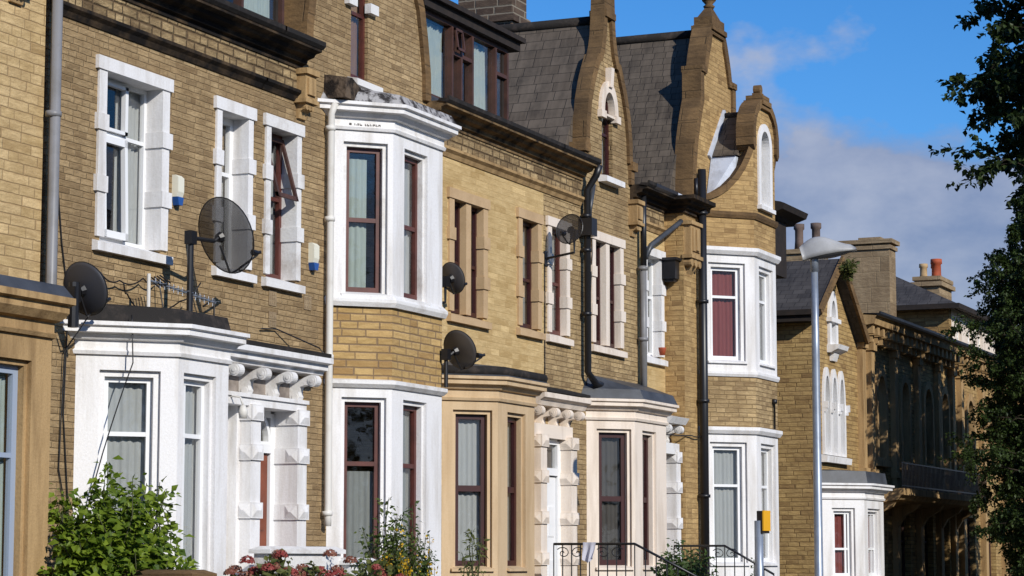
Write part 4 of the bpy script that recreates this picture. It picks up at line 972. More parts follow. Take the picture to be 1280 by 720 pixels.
for x in xs:
    wn = window(T, FX, x-.4, x+.4, 2.5, 4.6, -.16, 'dormer_frame', (.5,), (), curtain='net')
    m = MB(); ring(m, FX, arch_outline(x-.56, x+.56, 2.45, 4.1, .66), arch_outline(x-.38, x+.38, 2.52, 4.1, .46), -.16, .08); m.build('window_surround', M['dressed'], wn)
    window(T, FX, x-.5, x+.5, -.6, 1.2, -.16, 'dormer_frame', (.6,), (.5,), curtain='net')
for x in (66.0, 68.8, 71.6, 74.4, 77.2):
    m = MB(); box(m, FX, x-.16, x+.16, -.02, .16, -1.7, 5.3); box(m, FX, x-.2, x+.2, -.02, .22, 5.1, 5.299); m.build('pilaster', M['dressed'], T)
villa_cornice(T, 65.4, 79.05)
m = MB(); e = .4; x0, x1, y0, y1, zb, zt = 65.39-e, 79+e, -.3, 8+e, 7.12, 8.75; h = 2.9
m.add([(x0, y0, zb), (x1, y0, zb), (x1, y1, zb), (x0, y1, zb), (x0+h, (y0+y1)/2-1, zt), (x1-h, (y0+y1)/2-1, zt)], [(0, 1, 5, 4), (1, 2, 5), (2, 3, 4, 5), (3, 0, 4), (3, 2, 1, 0)])
rf = m.build('roof', M['slate_dark'], T)
m = MB(); wbox(m, x0-.05, x1, y0-.05, y0+.1, zb-.12, zb+.02); wbox(m, x0-.05, x0+.1, y0+.1, y1, zb-.12, zb+.02); m.build('gutter', M['dark_finish'], rf)
m = MB(); wbox(m, 69, 70.6, 1.15, 1.9, 6.9, 8.3); wbox(m, 68.9, 70.7, 1.05, 2.0, 8.12, 8.25); wbox(m, 68.95, 70.65, 1.1, 1.95, 8.3, 8.42); ck = m.build('chimney', M['chimney_tan'], rf)
for x, y, mt, r, h in ((69.35, 1.7, 'buff_pot', .13, .42), (69.4, 1.32, 'terracotta', .17, .55), (70.1, 1.5, 'terracotta', .15, .5)):
    m = MB(True); lathe(m, x, y, [(r, 8.4), (r*.85, 8.5), (r*.82, 8.42+h*.7), (r*1.05, 8.42+h*.75), (r, 8.42+h), (r*.6, 8.42+h)]); o = m.build('chimney_pot', M[mt], T)

# ------------------------------------------------------------------ satellite dishes, alarms, aerial, cables
def dish(name, c, r, az, el, mat, label, wall_y, ry=None, pole=None, back=.14):
    """offset dish: shallow bowl, feed arm with LNB, bracket back to the wall at wall_y"""
    root = empty(name, (c[0], wall_y, c[2]+ZG), label, 'satellite dish', 'satellite dishes on the terrace')
    n = Vector((math.cos(az)*math.cos(el), math.sin(az)*math.cos(el), math.sin(el)))
    s = n.cross(Vector((0, 0, 1))).normalized(); t = s.cross(n).normalized()
    C = Vector(c); ry = ry or r*1.08
    m = MB(True); K = 32; rings = [.06, .35, .65, .88, 1]
    for side in (0, -.008):
        o = len(m.v)
        for q in rings:
            for k in range(K):
                a = 2*PI*k/K
                p = C+s*(r*q*math.cos(a))+t*(ry*q*math.sin(a))+n*(.16*r*q*q*1.2+side)
                m.v.append(tuple(p))
        for i in range(len(rings)-1):
            for k in range(K):
                j = (k+1) % K; fq = (o+i*K+k, o+i*K+j, o+(i+1)*K+j, o+(i+1)*K+k); m.f.append(fq if side == 0 else fq[::-1])
        m.f.append(tuple(o+k for k in range(K))[::1 if side else -1])
    K5 = len(rings)*K; e = (len(rings)-1)*K
    for k in range(K):
        j = (k+1) % K; m.f.append((e+k, e+j, K5+e+j, K5+e+k))
    m.build('reflector', M[mat], root)
    m = MB(); rim = [C+s*(r*math.cos(2*PI*k/K))+t*(ry*math.sin(2*PI*k/K))+n*(.19*r) for k in range(K+1)]
    tube(m, rim, .008, 5, False); m.build('rim', M['black_iron'], root)
    m = MB(); b = C-t*ry*.95+n*.14*r; L = C-t*ry*.75+n*(r*1.15)
    tube(m, [C-t*ry*.2-n*.05, b-n*.06, b+n*.05, L], .013, 6); tube(m, [L-n*.0+t*.02, L+t*.05-n*.07], [.035, .04], 8); tube(m, [L+t*.02, L+t*.02+n*.06], .022, 6)
    m.build('feed_arm', M['black_iron'], root)
    m = MB(); p0 = C-n*back; p0.z = C.z-.06
    tube(m, [C-n*.005, C-n*.06], [.07, .05], 8); tube(m, [C-n*.06, (C-n*.12)-Vector((0, 0, .02)), p0], .026, 8)
    box(m, F((p0.x-.06, p0.y), (p0.x+.06, p0.y)), 0, .12, -.05, .05, p0.z-.08, p0.z+.08)
    m.build('clamp', M['black_iron'], root)
    m = MB()
    if pole is not None: tube(m, [(p0.x, p0.y, pole[0]), (p0.x, p0.y, pole[1])], pole[2], 10)
    else:
        tube(m, [p0, (p0.x, p0.y, p0.z-.12), (p0.x, p0.y-0, p0.z-.3), (p0.x-.03, wall_y-.02, p0.z-.38)], .022, 8)
        wbox(m, p0.x-.1, p0.x+.04, wall_y-.03, wall_y, p0.z-.5, p0.z-.26)
    m.build('mast', M['black_iron'], root)
    return root
AZ = math.radians(-16); EL = math.radians(20)
dish('satellite_dish', (24.22, -.66, 3.84), .45, AZ, EL, 'dish', 'large see-through mesh satellite dish on a black mast before the narrow white window', 0, ry=.47, pole=(2.75, 3.83, .038), back=.52)
dish('satellite_dish', (21.48, -.55, 2.92), .30, math.radians(-8), EL, 'dish_solid', 'solid charcoal satellite dish at the left end of the leftmost white bay roof', 0, ry=.30, pole=(2.5, 2.99, .06))
dish('satellite_dish', (31.4, -.35, 4.14), .22, AZ, EL, 'dish_dense', 'smallest dark satellite dish beside the tan paired window right of the upper white bay', 0)
dish('satellite_dish', (30.58, -.82, 2.98), .36, AZ-.2, EL, 'dish_dense', 'dark satellite dish standing at the end of the tan bay roof beside the white bay', 0, ry=.29, pole=(2.45, 3.0, .03), back=.2)
dish('satellite_dish', (35.74, -.5, 5.42), .24, math.radians(176), math.radians(14), 'dish', 'dark satellite dish mounted high against the single pink framed window', 0)
def alarm(x, z, lab, mats, w=.16, h=.34):
    w *= .85; h *= .85
    root = empty('burglar_alarm', (x, 0, z+ZG), lab, 'alarm box', 'alarm boxes on the terrace front')
    m = MB(); prof_u(m, FX, [(-.001, z-.06), (.07, z-.06), (.09, z), (.09, z+h*.6), (.05, z+h*.72), (-.001, z+h*.72)], x, x+w); m.build('casing', M[mats[0]], root)
    m = MB(); A = [FX.p(x, .088, z-.061), FX.p(x+w*.2, .088, z-.16), FX.p(x+w*.8, .088, z-.16), FX.p(x+w, .088, z-.061)]
    loft(m, A, [(p[0], -.002, p[2]) for p in A]); m.build('strobe', M[mats[1]], root)
alarm(24.16, 4.42, 'curved cream and blue alarm box right of the big white casement window', ('cream_plastic', 'blue'))
alarm(27.62, 4.02, 'flat white and blue alarm box between the narrow brown window and the upper white bay', ('cream_plastic', 'blue'), w=.17)
def vent(x, z, lab):
    m = MB(); box(m, FX, x, x+.2, -.01, .012, z, z+.2)
    for i in range(3):
        for j in range(3): box(m, FX, x+.025+.055*i, x+.055+.055*i, .01, .016, z+.025+.055*j, z+.055+.055*j)
    o = m.build('air_brick', M['chimney_tan']); tag(o, lab, 'vent', 'air bricks under the narrow windows')
    return o
vent(26.55, 3.28, 'small pierced air brick just under the sill of the narrow brown window')
vent(26.55, 3.0, 'small pierced air brick lowest of the three under the narrow brown window')
vent(27.5, 3.32, 'small pierced air brick beside the right end of the narrow brown window sill')
AE = empty('tv_aerial', (23.4, -.4, 2.88+ZG), 'fallen spiky television aerial lying along the black roof of the white bay', 'aerial')
m = MB(); tube(m, [(23.05, -.4, 2.84), (23.05, -.4, 3.28)], .022, 8); m.build('mast', M['pale_pipe'], AE)
m = MB(); tube(m, [(23.05, -.42, 3.2), (24.3, -.55, 3.06)], .012, 6)
for i in range(14):
    t = i/13; x, y, z = 23.15+1.1*t, -.43-.11*t, 3.19-.125*t; tube(m, [(x, y-.09, z+.0), (x, y+.09, z)], .005, 4); tube(m, [(x, y, z-.05), (x, y, z+.05)], .004, 4)
m.build('boom', M['steel'], AE)
m = MB()
for i in range(5): tube(m, [(23.12+.06*i, -.5, 3.12+.02*i), (23.14+.06*i, -.34, 3.24+.015*i)], .01, 5)
m.build('reflector', M['black_iron'], AE)
m = MB(); tube(m, [(24.35, -.5, 2.8), (24.35, -.5, 3.12), (24.1, -.5, 3.0)], .012, 6); m.build('bracket', M['black_iron'], AE)
def cable(pts, r, lab, sag=.0, mat='black_iron'):
    m = MB(True); P = []
    for a, b in zip(pts[:-1], pts[1:]):
        for i in range(6):
            t = i/6; p = Vector(a).lerp(Vector(b), t); p.z -= sag*4*t*(1-t); P.append(p)
    P.append(Vector(pts[-1])); tube(m, P, r, 5)
    return tag(m.build('cable', M[mat]), lab, 'cable', 'cables on the terrace front')
cable([(21.72, -.02, 4.3), (21.85, -.02, 3.5), (22.0, -.02, 2.9), (21.95, -.02, 1.6), (22.1, -.03, .3)], .009, 'black cable dropping down the brown wall right of the grey drainpipe', .0)
cable([(22.5, -.1, 3.25), (22.9, -.1, 3.2), (23.4, -.1, 3.28), (23.75, -.1, 3.3), (23.75, -.2, 2.85)], .009, 'loose black cable sagging under the sill of the big white casement window', .06)
cable([(22.45, -.45, 3.1), (22.9, -.2, 3.05), (23.3, -.2, 2.86), (23.9, -.3, 3.05), (24.2, -.4, 3.3)], .009, 'loose black cable looping over the white bay roof behind the aerial', .05)
cable([(22.55, -.5, 2.75), (22.5, -.56, 2.2), (22.33, -.30, 1.2), (22.2, -.10, .2)], .008, 'thin black cable slanting down the white bay beneath the charcoal dish', -.03)
cable([(22.05, -.3, 2.75), (21.9, -.05, 2.3), (21.88, -.02, 1.0), (22.15, -.04, .1)], .008, 'thin black cable hanging on the stone left of the white bay', .0)
cable([(28.2, -.02, 3.45), (28.86, -.68, 3.47), (30.45, -.68, 3.47), (31.05, -.06, 3.44)], .022, 'thick black cable running under the sill of the upper white bay', .015)
cable([(26.3, -.04, 2.95), (26.7, -.04, 2.98), (27.4, -.3, 2.78), (27.9, -.1, 2.75)], .01, 'black cable slanting above the white porch hood to the cream pipe', 0)
cable([(35.79, -.015, 4.9), (35.79, -.015, 2.8)], .009, 'straight thin cable down the joint between the golden and brown stone walls', 0)
cable([(37.85, -.03, 6.5), (37.9, -.03, 5.3), (37.6, -.03, 2.9)], .008, 'thin cable dropping left of the pink paired window', .0)
cable([(39.9, -.2, 2.3), (41.9, -.44, 2.32), (42.4, -.46, 2.33)], .012, 'thin cable crossing the wing flank above the white consoles', .02)
m = MB(True); lathe(m, 44.5, -1.26, [(.02, 2.55), (.02, 3.05), (.06, 3.06), (.05, 3.14)]); tag(m.build('floodlight', M['black_iron']), 'tiny black light on a stem on the brown panel of the tall white bay', 'lamp')

# ------------------------------------------------------------------ street furniture
LP = Vector((33.6, -5.27))
SL = empty('street_lamp', (LP.x, LP.y, 0), 'tall grey steel street lamp with a pale hooded head in front of the far villa', 'street lamp')
m = MB(True); lathe(m, LP.x, LP.y, [(.085, -1.7), (.085, -.3), (.065, -.26), (.058, 3.0), (.05, 4.38)], 16); m.build('post', M['steel'], SL)
m = MB(True); lathe(m, LP.x, LP.y, [(.06, 4.25), (.06, 4.5), (.05, 4.52)], 12); m.build('bracket', M['steel'], SL)
hd = MB(True); K = 14; L = 12
ax = Vector((.25, -.92, .26)).normalized(); sd = ax.cross(Vector((0, 0, 1))).normalized(); upv = sd.cross(ax).normalized()
C0 = Vector((LP.x, LP.y, 4.46))-ax*.17
def headring(t):
    w = .17*math.sin(PI*min(1, .22+.62*t))**.6*(1-.35*t**3); h = (.21+.12*math.sin(PI*min(1, t*1.25)))*(1-.62*t*t)*(1 if t < .97 else .6)
    return w, h
for i in range(L+1):
    t = i/L; w_, h_ = headring(t); c = C0+ax*(.80*t)-upv*.07*t*t
    for k in range(K):
        a = PI*k/(K-1); hd.v.append(tuple(c+sd*w_*math.cos(a)+upv*(h_*math.sin(a))))
for i in range(L):
    for k in range(K-1): hd.f.append((i*K+k, i*K+k+1, (i+1)*K+k+1, (i+1)*K+k))
hd.f.append(tuple(range(K))); hd.f.append(tuple(L*K+k for k in range(K))[::-1])
for i in range(L): hd.f.append((i*K, (i+1)*K, (i+1)*K+K-1, i*K+K-1))
hd.build('hood', M['lamp_shell'], SL)
bw = MB(True)
for i in range(L-1):
    t = .1+.82*i/(L-2); w_, h_ = headring(t); c = C0+ax*(.80*t)-upv*(.07*t*t+.004)
    for k in range(8):
        a = PI*k/7; bw.v.append(tuple(c+sd*w_*.9*math.cos(a)-upv*(.055*math.sin(a)*math.sin(PI*(i+.3)/(L-1.4)))))
for i in range(L-2):
    for k in range(7): bw.f.append((i*8+k, i*8+k+1, (i+1)*8+k+1, (i+1)*8+k))
bw.build('bowl', M['lamp_glass'], SL)
m = MB(); tube(m, [C0+ax*.5+upv*.05, C0+ax*.5+upv*.13], [.05, .035], 8); m.build('photocell', M['lamp_glass'], SL)
SP = empty('sign_post', (36.0, -3.62, 0), 'grey post with a small yellow plate seen nearly edge on before the tall white bay', 'sign')
m = MB(True); tube(m, [(36, -3.6, -1.7), (36, -3.6, .62)], .07, 14); m.build('post', M['steel'], SP)
f = F((35.94, -3.68), (36.33, -3.75)); m = MB(); box(m, f, 0, .24, -.001, .02, .46, .78); m.build('plate', M['yellow'], SP)
m = MB(); box(m, f, -.0, .24, -.10, -.002, .42, .775); m.build('backing_box', M['dark_finish'], SP)

# ------------------------------------------------------------------ garden walls, railings, towel
def gwall(pts, lab, cap='coping', wallm='wall_brown', name='garden_wall', t=.24):
    root = empty(name, (pts[0], pts[2], 0), lab, 'wall')
    x0, x1, y0, y1, zb, zt = pts
    m = MB(); wbox(m, x0, x1, y0, y1, zb, zt); m.build('wall', M[wallm], root)
    m = MB(); A = [(x0-.05, y0-.05, zt), (x1+.05, y0-.05, zt), (x1+.05, y1+.05, zt), (x0-.05, y1+.05, zt)]
    Bq = [(x, y, zt+.05) for x, y, z in A]; cx, cy = (x0+x1)/2, (y0+y1)/2
    Cq = [(x0+.05, y0+.05, zt+.09), (x1-.05, y0+.05, zt+.09), (x1-.05, y1-.05, zt+.09), (x0+.05, y1-.05, zt+.09)]
    m.add(A+Bq+Cq, [(3, 2, 1, 0), (8, 9, 10, 11)]+[(i, (i+1) % 4, 4+(i+1) % 4, 4+i) for i in range(4)]+[(4+i, 4+(i+1) % 4, 8+(i+1) % 4, 8+i) for i in range(4)])
    m.build('wall_coping', M[cap], root)
gwall((21.1, 21.5, -2.2, -.3, -1.3, -.19), 'short brown garden wall with flat stone cap beside the leafy green shrub')
gwall((25.35, 27.25, -.72, -.52, -1.3, .08), 'low white painted wall in front of the red door', 'white_old', 'white_old')
gwall((27.25, 28.0, -.85, -.60, -1.3, -.06), 'low white stub wall at the foot of the cream drainpipe', 'white_old', 'white_old')
gwall((10, 34.2, -4.0, -3.78, -1.75, -.95), 'low front garden wall along the pavement, nearer length')
gwall((35.2, 50, -4.0, -3.78, -1.75, -.95), 'low front garden wall along the pavement, farther length')
def handrail(x, y0, y1, y2, zl, drop, lab):
    root = empty('iron_railing', (x, y0, 0), lab, 'railing', 'iron railings at the front steps')
    m = MB(True); tube(m, [(x, y0, zl), (x, y1, zl), (x, y2, zl-drop)], .02, 8); m.build('handrail', M['black_iron'], root)
    m = MB(); n = int((y0-y1)/.14)
    for i in range(n+1): y = y0-(y0-y1)*i/n; tube(m, [(x, y, -1.15), (x, y, zl)], .010, 5)
    n = int((y1-y2)/.16)
    for i in range(1, n+1): t = i/n; y = y1-(y1-y2)*t; tube(m, [(x, y, -1.3), (x, y, zl-drop*t)], .010, 5)
    tube(m, [(x, y0, zl-.7), (x, y1, zl-.7), (x, y2, zl-drop-.7)], .012, 5)
    m.build('baluster', M['black_iron'], root)
    m = MB()
    for yc in (y0-.28, y0-.95):
        for s in (1, -1):
            P = []
            for i in range(22): a = i*.42; r = .010+.0052*i; P.append((x, yc+s*(.12-r*math.cos(a)), zl-.14+r*math.sin(a)*.8))
            tube(m, P, .008, 5)
    m.build('scroll', M['black_iron'], root)
handrail(34.5, -.7, -2.06, -3.3, .25, .62, 'black iron handrail with scrolls in front of the pale pink bay')
handrail(40.0, -.75, -1.7, -2.6, .25, .5, 'black iron handrail sloping down before the tall white bay, beyond the dark bush')
def rag():
    m = MB(True); vs = []; n = 14; k = 8
    for j in range(k+1):
        for i in range(n+1):
            t = i/n; q = j/k; y = -1.22-.22*t*(1-.3*q*t); x = 34.45-.01-.05*math.sin(t*11+2*q)*q
            vs.append((x, y, .275-.34*q*(1-.5*abs(t-.4))))
    m.add(vs, [(j*(n+1)+i, j*(n+1)+i+1, (j+1)*(n+1)+i+1, (j+1)*(n+1)+i) for j in range(k) for i in range(n)])
    return m
tag(rag().build('towel', M['towel']), 'pale lilac towel hung over the black iron handrail', 'towel')
m = MB(True); lathe(m, 41.2, -.12, [(.05, 3.79), (.07, 3.9), (.075, 3.93)]); fp = m.build('flower_pot', M['terracotta'])
tag(fp, 'tiny red flower pot on the sill of the white window beside the wing', 'flower pot')

# ------------------------------------------------------------------ plants
def leaf(m, p, d, n, l, w):
    """folded leaf: two quads about the midrib"""
    d = d.normalized(); s = d.cross(n)
    if s.length < 1e-4: s = d.cross(Vector((1, 0, 0)))
    s.normalize(); q = s.cross(d)
    a = p; b = p+d*l*.45; t = p+d*l-q*l*.12
    m.add([a, b+s*w*.5+q*w*.14, t, b-s*w*.5+q*w*.14, b], [(0, 1, 2, 4), (0, 4, 2, 3)] if l > .055 else [(0, 1, 2, 3)])
def rv(r): 
    while True:
        v = Vector((r.uniform(-1, 1), r.uniform(-1, 1), r.uniform(-1, 1)))
        if .05 < v.length < 1: return v.normalized()
def bush(name, base, size, n_st, n_leaf, ll, lw, mat, lab, cat='shrub', group=None, seed=1, upright=.5, spread=1.0, zmin=0.1, drop=.0):
    r = random.Random(seed); root = empty(name, (base[0], base[1], base[2]+ZG), lab, cat, group)
    st = MB(True); lf = MB(); B = Vector(base); sx, sy, sz = size
    tips = []
    for i in range(n_st):
        a = r.uniform(0, 2*PI); q = r.random()**.5*spread
        h = sz*r.uniform(.55, 1.0)*(1-.35*q*q)
        e = B+Vector((sx*q*math.cos(a), sy*q*math.sin(a), h))
        mid = B.lerp(e, .5)+Vector((0, 0, sz*.12*(1-upright)))+rv(r)*.06*sz
        P = [B+Vector((r.uniform(-.1, .1)*sx, r.uniform(-.1, .1)*sy, 0)), B.lerp(mid, .5)+rv(r)*.03, mid, mid.lerp(e, .5)+rv(r)*.04*sz, e]
        tube(st, P, [.016, .013, .010, .007, .004], 5); tips.append(P)
    for i in range(n_leaf):
        P = r.choice(tips); t = zmin+(1-zmin)*r.random()**.75; k = min(int(t*4), 3); p = P[k].lerp(P[k+1], t*4-k)
        off = rv(r); off.z *= .6; p = p+off*(sx*.16*r.random()+.02)
        d = (off+Vector((0, 0, r.uniform(-.5, .35)-drop))).normalized(); s = r.uniform(.4, 1.25)
        leaf(lf, p, d, (Vector((-.3, -.5, 1))+rv(r)*.8).normalized(), ll*s, lw*s)
    st.build('stem', M['stem'], root); lf.build('foliage', M[mat], root); return root
bush('leafy_shrub', (21.15, -1.1, -1.15), (.72, .5, 2.5), 56, 5600, .11, .078, 'leaf_bright', 'bright green leafy shrub with arching branches in front of the white ground floor bay', seed=3, upright=.3, spread=1.05)
bush('leafy_shrub', (22.0, -1.15, -1.15), (.72, .42, 2.3), 30, 2000, .11, .078, 'leaf_bright', 'lower bright green shrub leaning right against the first white bay', seed=5, upright=.2, spread=1.1)
# tall slender shrub before the two storey bay
bush('slender_shrub', (26.2, -1.9, -1.15), (.66, .4, 2.0), 34, 4600, .072, .040, 'leaf_mid', 'tall slender green shrub before the ground floor of the two storey white bay', seed=11, upright=.9, spread=1.0)
bush('slender_shrub', (26.75, -1.95, -1.15), (.42, .35, 1.95), 18, 2300, .068, .036, 'leaf_dark', 'thin dark shrub with upright sprays right of the yellow flowers', seed=12, upright=1)
bush('olive_shrub', (28.5, -2.0, -1.15), (.28, .25, 1.7), 9, 800, .08, .032, 'leaf_olive', 'loose olive green shrub in front of the left edge of the tan bay', seed=15, upright=.8)
bush('rounded_bush', (36.9, -2.0, -1.15), (.85, .5, 1.62), 50, 3600, .085, .065, 'leaf_dark', 'dark rounded bush beside the black drainpipe below the wing', seed=21, upright=.4)
bush('rounded_bush', (39.0, -2.6, -1.15), (.2, .2, 1.2), 8, 260, .08, .06, 'leaf_dark', 'small dark bush at the foot of the tall white bay', seed=22)
# yellow flowering spikes
r = random.Random(31); yr = empty('yellow_flower', (26.3, -2.1, -1.15+ZG), 'yellow flowering spikes among the tall slender shrub', 'flowers')
st = MB(True); pl = MB(); lf = MB()
for i in range(24):
    x = 26.15+r.uniform(-.32, .5); y = -2.15+r.uniform(-.2, .2); h = r.uniform(.75, 1.75 if i < 4 else 1.25); p0 = Vector((x, y, -1.15)); p1 = p0+Vector((r.uniform(-.12, .12), 0, h))
    tube(st, [p0, p0.lerp(p1, .5)+rv(r)*.02, p1], [.008, .006, .003], 5)
    for k in range(34):
        t = 1-.5*r.random(); p = p0.lerp(p1, t)+rv(r)*.045; leaf(pl, p, rv(r), rv(r), .045, .035)
    for k in range(12): p = p0.lerp(p1, r.uniform(.3, .8)); leaf(lf, p, rv(r)+Vector((0, 0, .4)), Vector((0, 0, 1)), .07, .025)
st.build('stem', M['stem'], yr); pl.build('blossom', M['petal_yellow'], yr); lf.build('foliage', M['leaf_olive'], yr)
# hydrangeas
def hydrangea(base, w, h, nh, seed, lab, mats=('petal_red', 'petal_pink')):
    r = random.Random(seed); root = bush('hydrangea', base, (w*1.15, w*.95, h*1.06), 40, 2900, .10, .07, 'leaf_olive', lab, 'flower bush', 'hydrangeas in the front garden', seed, .4)
    for i in range(nh):
        a = r.uniform(0, 2*PI); q = r.random()**.5
        c = Vector(base)+Vector((w*q*math.cos(a), w*.8*q*math.sin(a), h*r.uniform(.80, 1.03)*(1-.25*q*q))); rad = r.uniform(.06, .10); m = MB()
        for k in range(110):
            d = rv(r); d.z = abs(d.z)*.9-.15; p = c+d*rad*r.uniform(.85, 1.05); t = rv(r); t = (t-d*t.dot(d)).normalized(); leaf(m, p-t*.014, t, d, .03, .026)
        m.build('flower_head', M[mats[0 if r.random() < .7 else 1]], root)
hydrangea((22.0, -2.6, -1.15), .55, 1.22, 26, 41, 'dusky red hydrangea, leftmost flowering bush at the lower edge of the photo')
hydrangea((22.95, -2.7, -1.15), .5, 1.2, 22, 42, 'hydrangea with faded red heads below the white two storey bay')
hydrangea((24.0, -2.75, -1.15), .5, 1.18, 14, 43, 'hydrangea with deep pink heads under the yellow flowers', ('petal_pink', 'petal_red'))

# ------------------------------------------------------------------ street trees
def tree_meshes(seed, H, rad, zlow, nb, ls=1, low=1):
    r = random.Random(seed); tr = MB(True); lv = MB()
    P = [Vector((0, 0, -1.75))]; p = P[0]
    for i in range(1, 9): P.append(Vector((r.uniform(-.15, .15)*i/4, r.uniform(-.15, .15)*i/4, -1.75+H*.88*i/8)))
    tube(tr, P, [.30, .25, .22, .19, .16, .13, .10, .06, .03], 12)
    def spray(p, d, L, lvl):
        pts = [p]; q = p.copy(); dd = d.copy(); n = 5
        for i in range(n):
            dd = (dd+rv(r)*.28+Vector((0, 0, -.05 if lvl else .02))).normalized(); q = q+dd*L/n; pts.append(q.copy())
        r0 = .05 if lvl == 0 else .016 if lvl == 1 else .007
        tube(tr, pts, [r0*(1-.8*i/n) for i in range(n+1)], 6 if lvl == 0 else 4)
        if lvl < 2:
            k = 9 if lvl == 0 else 5
            for i in range(k):
                t = .22+.78*(i+r.random())/k; j = min(int(t*n), n-1); b = pts[j].lerp(pts[j+1], t*n-j)
                sd = rv(r); sd = (sd-dd*sd.dot(dd)*.6); sd.z *= .55
                spray(b, (dd*.55+sd.normalized()*.85).normalized(), L*(.42 if lvl == 0 else .40)*r.uniform(.7, 1.2), lvl+1)
        if lvl >= 1:
            for i in range(18 if lvl == 2 else 12):
                t = r.random(); j = min(int(t*n), n-1); b = pts[j].lerp(pts[j+1], t*n-j)+rv(r)*.10
                d2 = (rv(r)+dd*.4+Vector((0, 0, -.35))).normalized(); s = r.uniform(.7, 1.25)
                leaf(lv, b, d2, (Vector((0, 0, 1))+rv(r)*.7).normalized(), .17*s*ls, .125*s*ls)
    for i in range(nb):
        t = (i+.5*r.random())/nb; z = zlow+(H*.9-1.75-zlow)*t
        a = i*2.399+r.uniform(-.3, .3); L = rad*(.62+.5*math.sin(PI*min(1, .18+.8*t))*1.0)*r.uniform(.72, 1.08)
        L *= (low+(1-low)*min(1, t*2.2))
        if t > .85: L *= .7
        j = (z+1.75)/(H*.88)*8; k = min(int(j), 7); b = P[k].lerp(P[k+1], min(j-k, 1))
        spray(b, Vector((math.cos(a), math.sin(a), r.uniform(-.05, .5))).normalized(), L, 0)
    return tr, lv
def place_tree(src, loc, rz, lab, s=1):
    if isinstance(src, tuple):
        root = empty('street_tree', (0, 0, 0), lab, 'tree', 'street trees along the kerb')
        a = src[0].build('trunk', M['bark'], root); b = src[1].build('crown', M[src[2]], root)
    else:
        root = src.copy(); col.objects.link(root); root['label'] = lab
        for ch in src.children:
            c = ch.copy(); col.objects.link(c); c.parent = root
    root.location = (loc[0], loc[1], 0); root.rotation_euler = (0, 0, rz); root.scale = (s, s, s); return root
tm = tree_meshes(5, 21, 3.0, .9, 58)
tall = tree_meshes(9, 27, 4.1, 7.2, 84, 1.4, .35)
place_tree((tall[0], tall[1], 'leaf_tree'), (75.5, -2.5), .6, 'tall dark leafy tree at the right edge, reaching the top of the photo')
tA = place_tree((tm[0], tm[1], 'leaf_tree_b'), (64.2, -4.6), .3, 'low dark street tree before the shaded villas, last in the row', .47)
nth = ('first', 'second', 'third', 'fourth', 'fifth', 'sixth', 'seventh')
for i, (x, y, rz, sc_) in enumerate(((55.3, -4.3, 1.2, .52), (56.6, -4.6, 5.0, .54), (58.0, -4.2, 2.6, .53), (59.4, -4.6, .9, .54), (60.8, -4.3, 3.9, .52), (62.0, -4.7, 1.9, .52))):
    place_tree(tA, (x, y), rz, 'low dark street tree before the shaded villas, '+nth[i]+' in the row', sc_)
place_tree(tA, (86, -.5), 3.3, 'low dark tree in the gap beyond the farthest villa', .5)
# the row of trees on the far side of the road, behind the camera: added to cut sky light on the fronts, also seen in the window panes
for i in range(11):
    place_tree(tA, (-22+i*8.5+R.uniform(-1, 1), -30+R.uniform(-.8, .8)), i*1.9, 'unseen street tree added on the opposite pavement, behind the viewer', .66)['group'] = 'trees on the opposite pavement'
# weeds growing on the villa gable
bush('weeds', (53.0, -.45, 6.5), (.45, .15, .5), 18, 420, .13, .06, 'leaf_olive', 'green weeds sprouting from the gable top of the villa', 'plant', seed=51, zmin=.0)

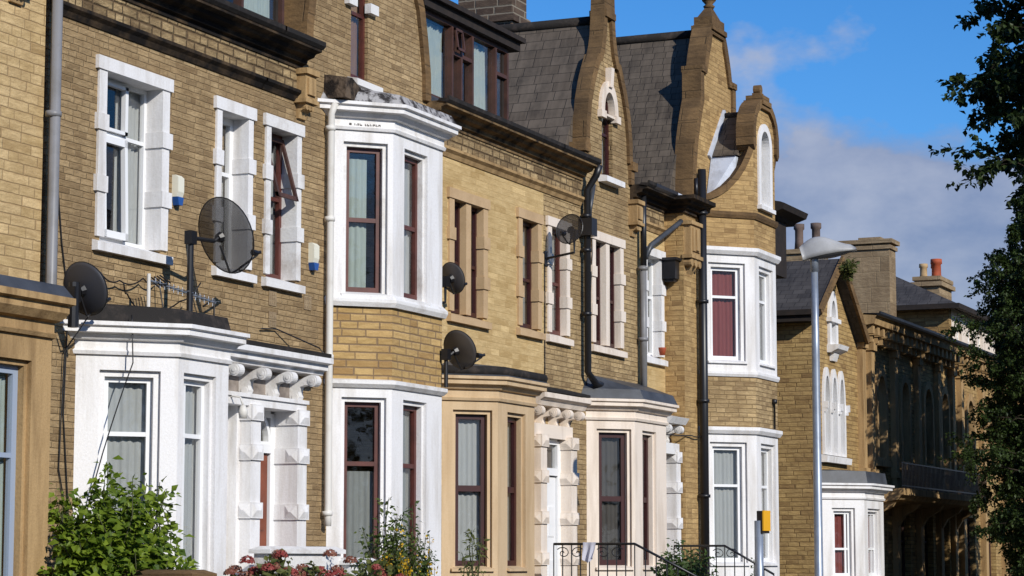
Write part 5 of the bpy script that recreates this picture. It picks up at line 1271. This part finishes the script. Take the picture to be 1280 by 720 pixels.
# ------------------------------------------------------------------ sky, sun, camera
el, azn = math.radians(28), math.radians(31)
to_sun = Vector((-math.sin(azn)*math.cos(el), -math.cos(azn)*math.cos(el), math.sin(el)))
sun = bpy.data.lights.new('sun', 'SUN'); sun.energy = 4.3; sun.angle = math.radians(.5); sun.color = (1, .955, .87)
so = bpy.data.objects.new('sun', sun); col.objects.link(so); so.rotation_euler = to_sun.to_track_quat('Z', 'Y').to_euler(); so.location = (0, -60, 40)
wd = bpy.data.worlds.new('World'); sc.world = wd; wd.use_nodes = True
nt = wd.node_tree; nt.nodes.clear()
sky = N(nt, 'ShaderNodeTexSky', sky_type='NISHITA', sun_disc=False, sun_elevation=el, sun_rotation=math.atan2(to_sun.x, to_sun.y), air_density=1.0, dust_density=.1, ozone_density=3.5)
hs_ = N(nt, 'ShaderNodeHueSaturation'); hs_.inputs['Saturation'].default_value = 1.13; hs_.inputs['Value'].default_value = .94; nt.links.new(mixc(nt, 1, sky.outputs[0], (.80, 1.06, 1.40), 'MULTIPLY'), hs_.inputs['Color'])
geo = N(nt, 'ShaderNodeTexCoord').outputs['Generated']
sp = N(nt, 'ShaderNodeSeparateXYZ'); nt.links.new(geo, sp.inputs[0])
n1 = noise(nt, scalev(nt, geo, (1, 1, 1.8)), 8.5, 6, .55); n2 = noise(nt, scalev(nt, geo, (1, 1, 1.6)), 22, 5, .6)
low = mapr(nt, sp.outputs[2], .20, .145, 0, .34)
cl = mapr(nt, math_(nt, 'ADD', math_(nt, 'MULTIPLY_ADD', n1, .8, low), math_(nt, 'MULTIPLY', n2, .2)), .575, .69, 0, .85)
cloudc = mixc(nt, mapr(nt, math_(nt, 'MULTIPLY_ADD', n1, .7, math_(nt, 'MULTIPLY', n2, .3)), .42, .62), (2.2, 2.65, 4.1), (4.6, 4.8, 5.7))
fin = mixc(nt, cl, hs_.outputs[0], cloudc)
bg = N(nt, 'ShaderNodeBackground'); bg.inputs['Strength'].default_value = .1; nt.links.new(fin, bg.inputs[0])
wo = N(nt, 'ShaderNodeOutputWorld'); nt.links.new(bg.outputs[0], wo.inputs[0])

cam = bpy.data.cameras.new('camera'); co = bpy.data.objects.new('camera', cam); col.objects.link(co)
cam.lens = 82.8; cam.sensor_width = 36; cam.clip_end = 2000; cam.clip_start = .5
A_, P_ = math.radians(23.5228), math.radians(6.5879)
co.location = (0, -15, ZG)
co.rotation_euler = Vector((math.cos(A_)*math.cos(P_), math.sin(A_)*math.cos(P_), math.sin(P_))).to_track_quat('-Z', 'Y').to_euler()
sc.camera = co
sc.render.engine = 'CYCLES'
sc.render.resolution_x, sc.render.resolution_y = 1024, 576
sc.cycles.max_bounces = 8; sc.cycles.transparent_max_bounces = 12; sc.cycles.caustics_reflective = False; sc.cycles.caustics_refractive = False
sc.cycles.sample_clamp_indirect = 4
sc.view_settings.view_transform = 'Standard'; sc.view_settings.look = 'None'; sc.view_settings.gamma = 1; sc.view_settings.exposure = 0
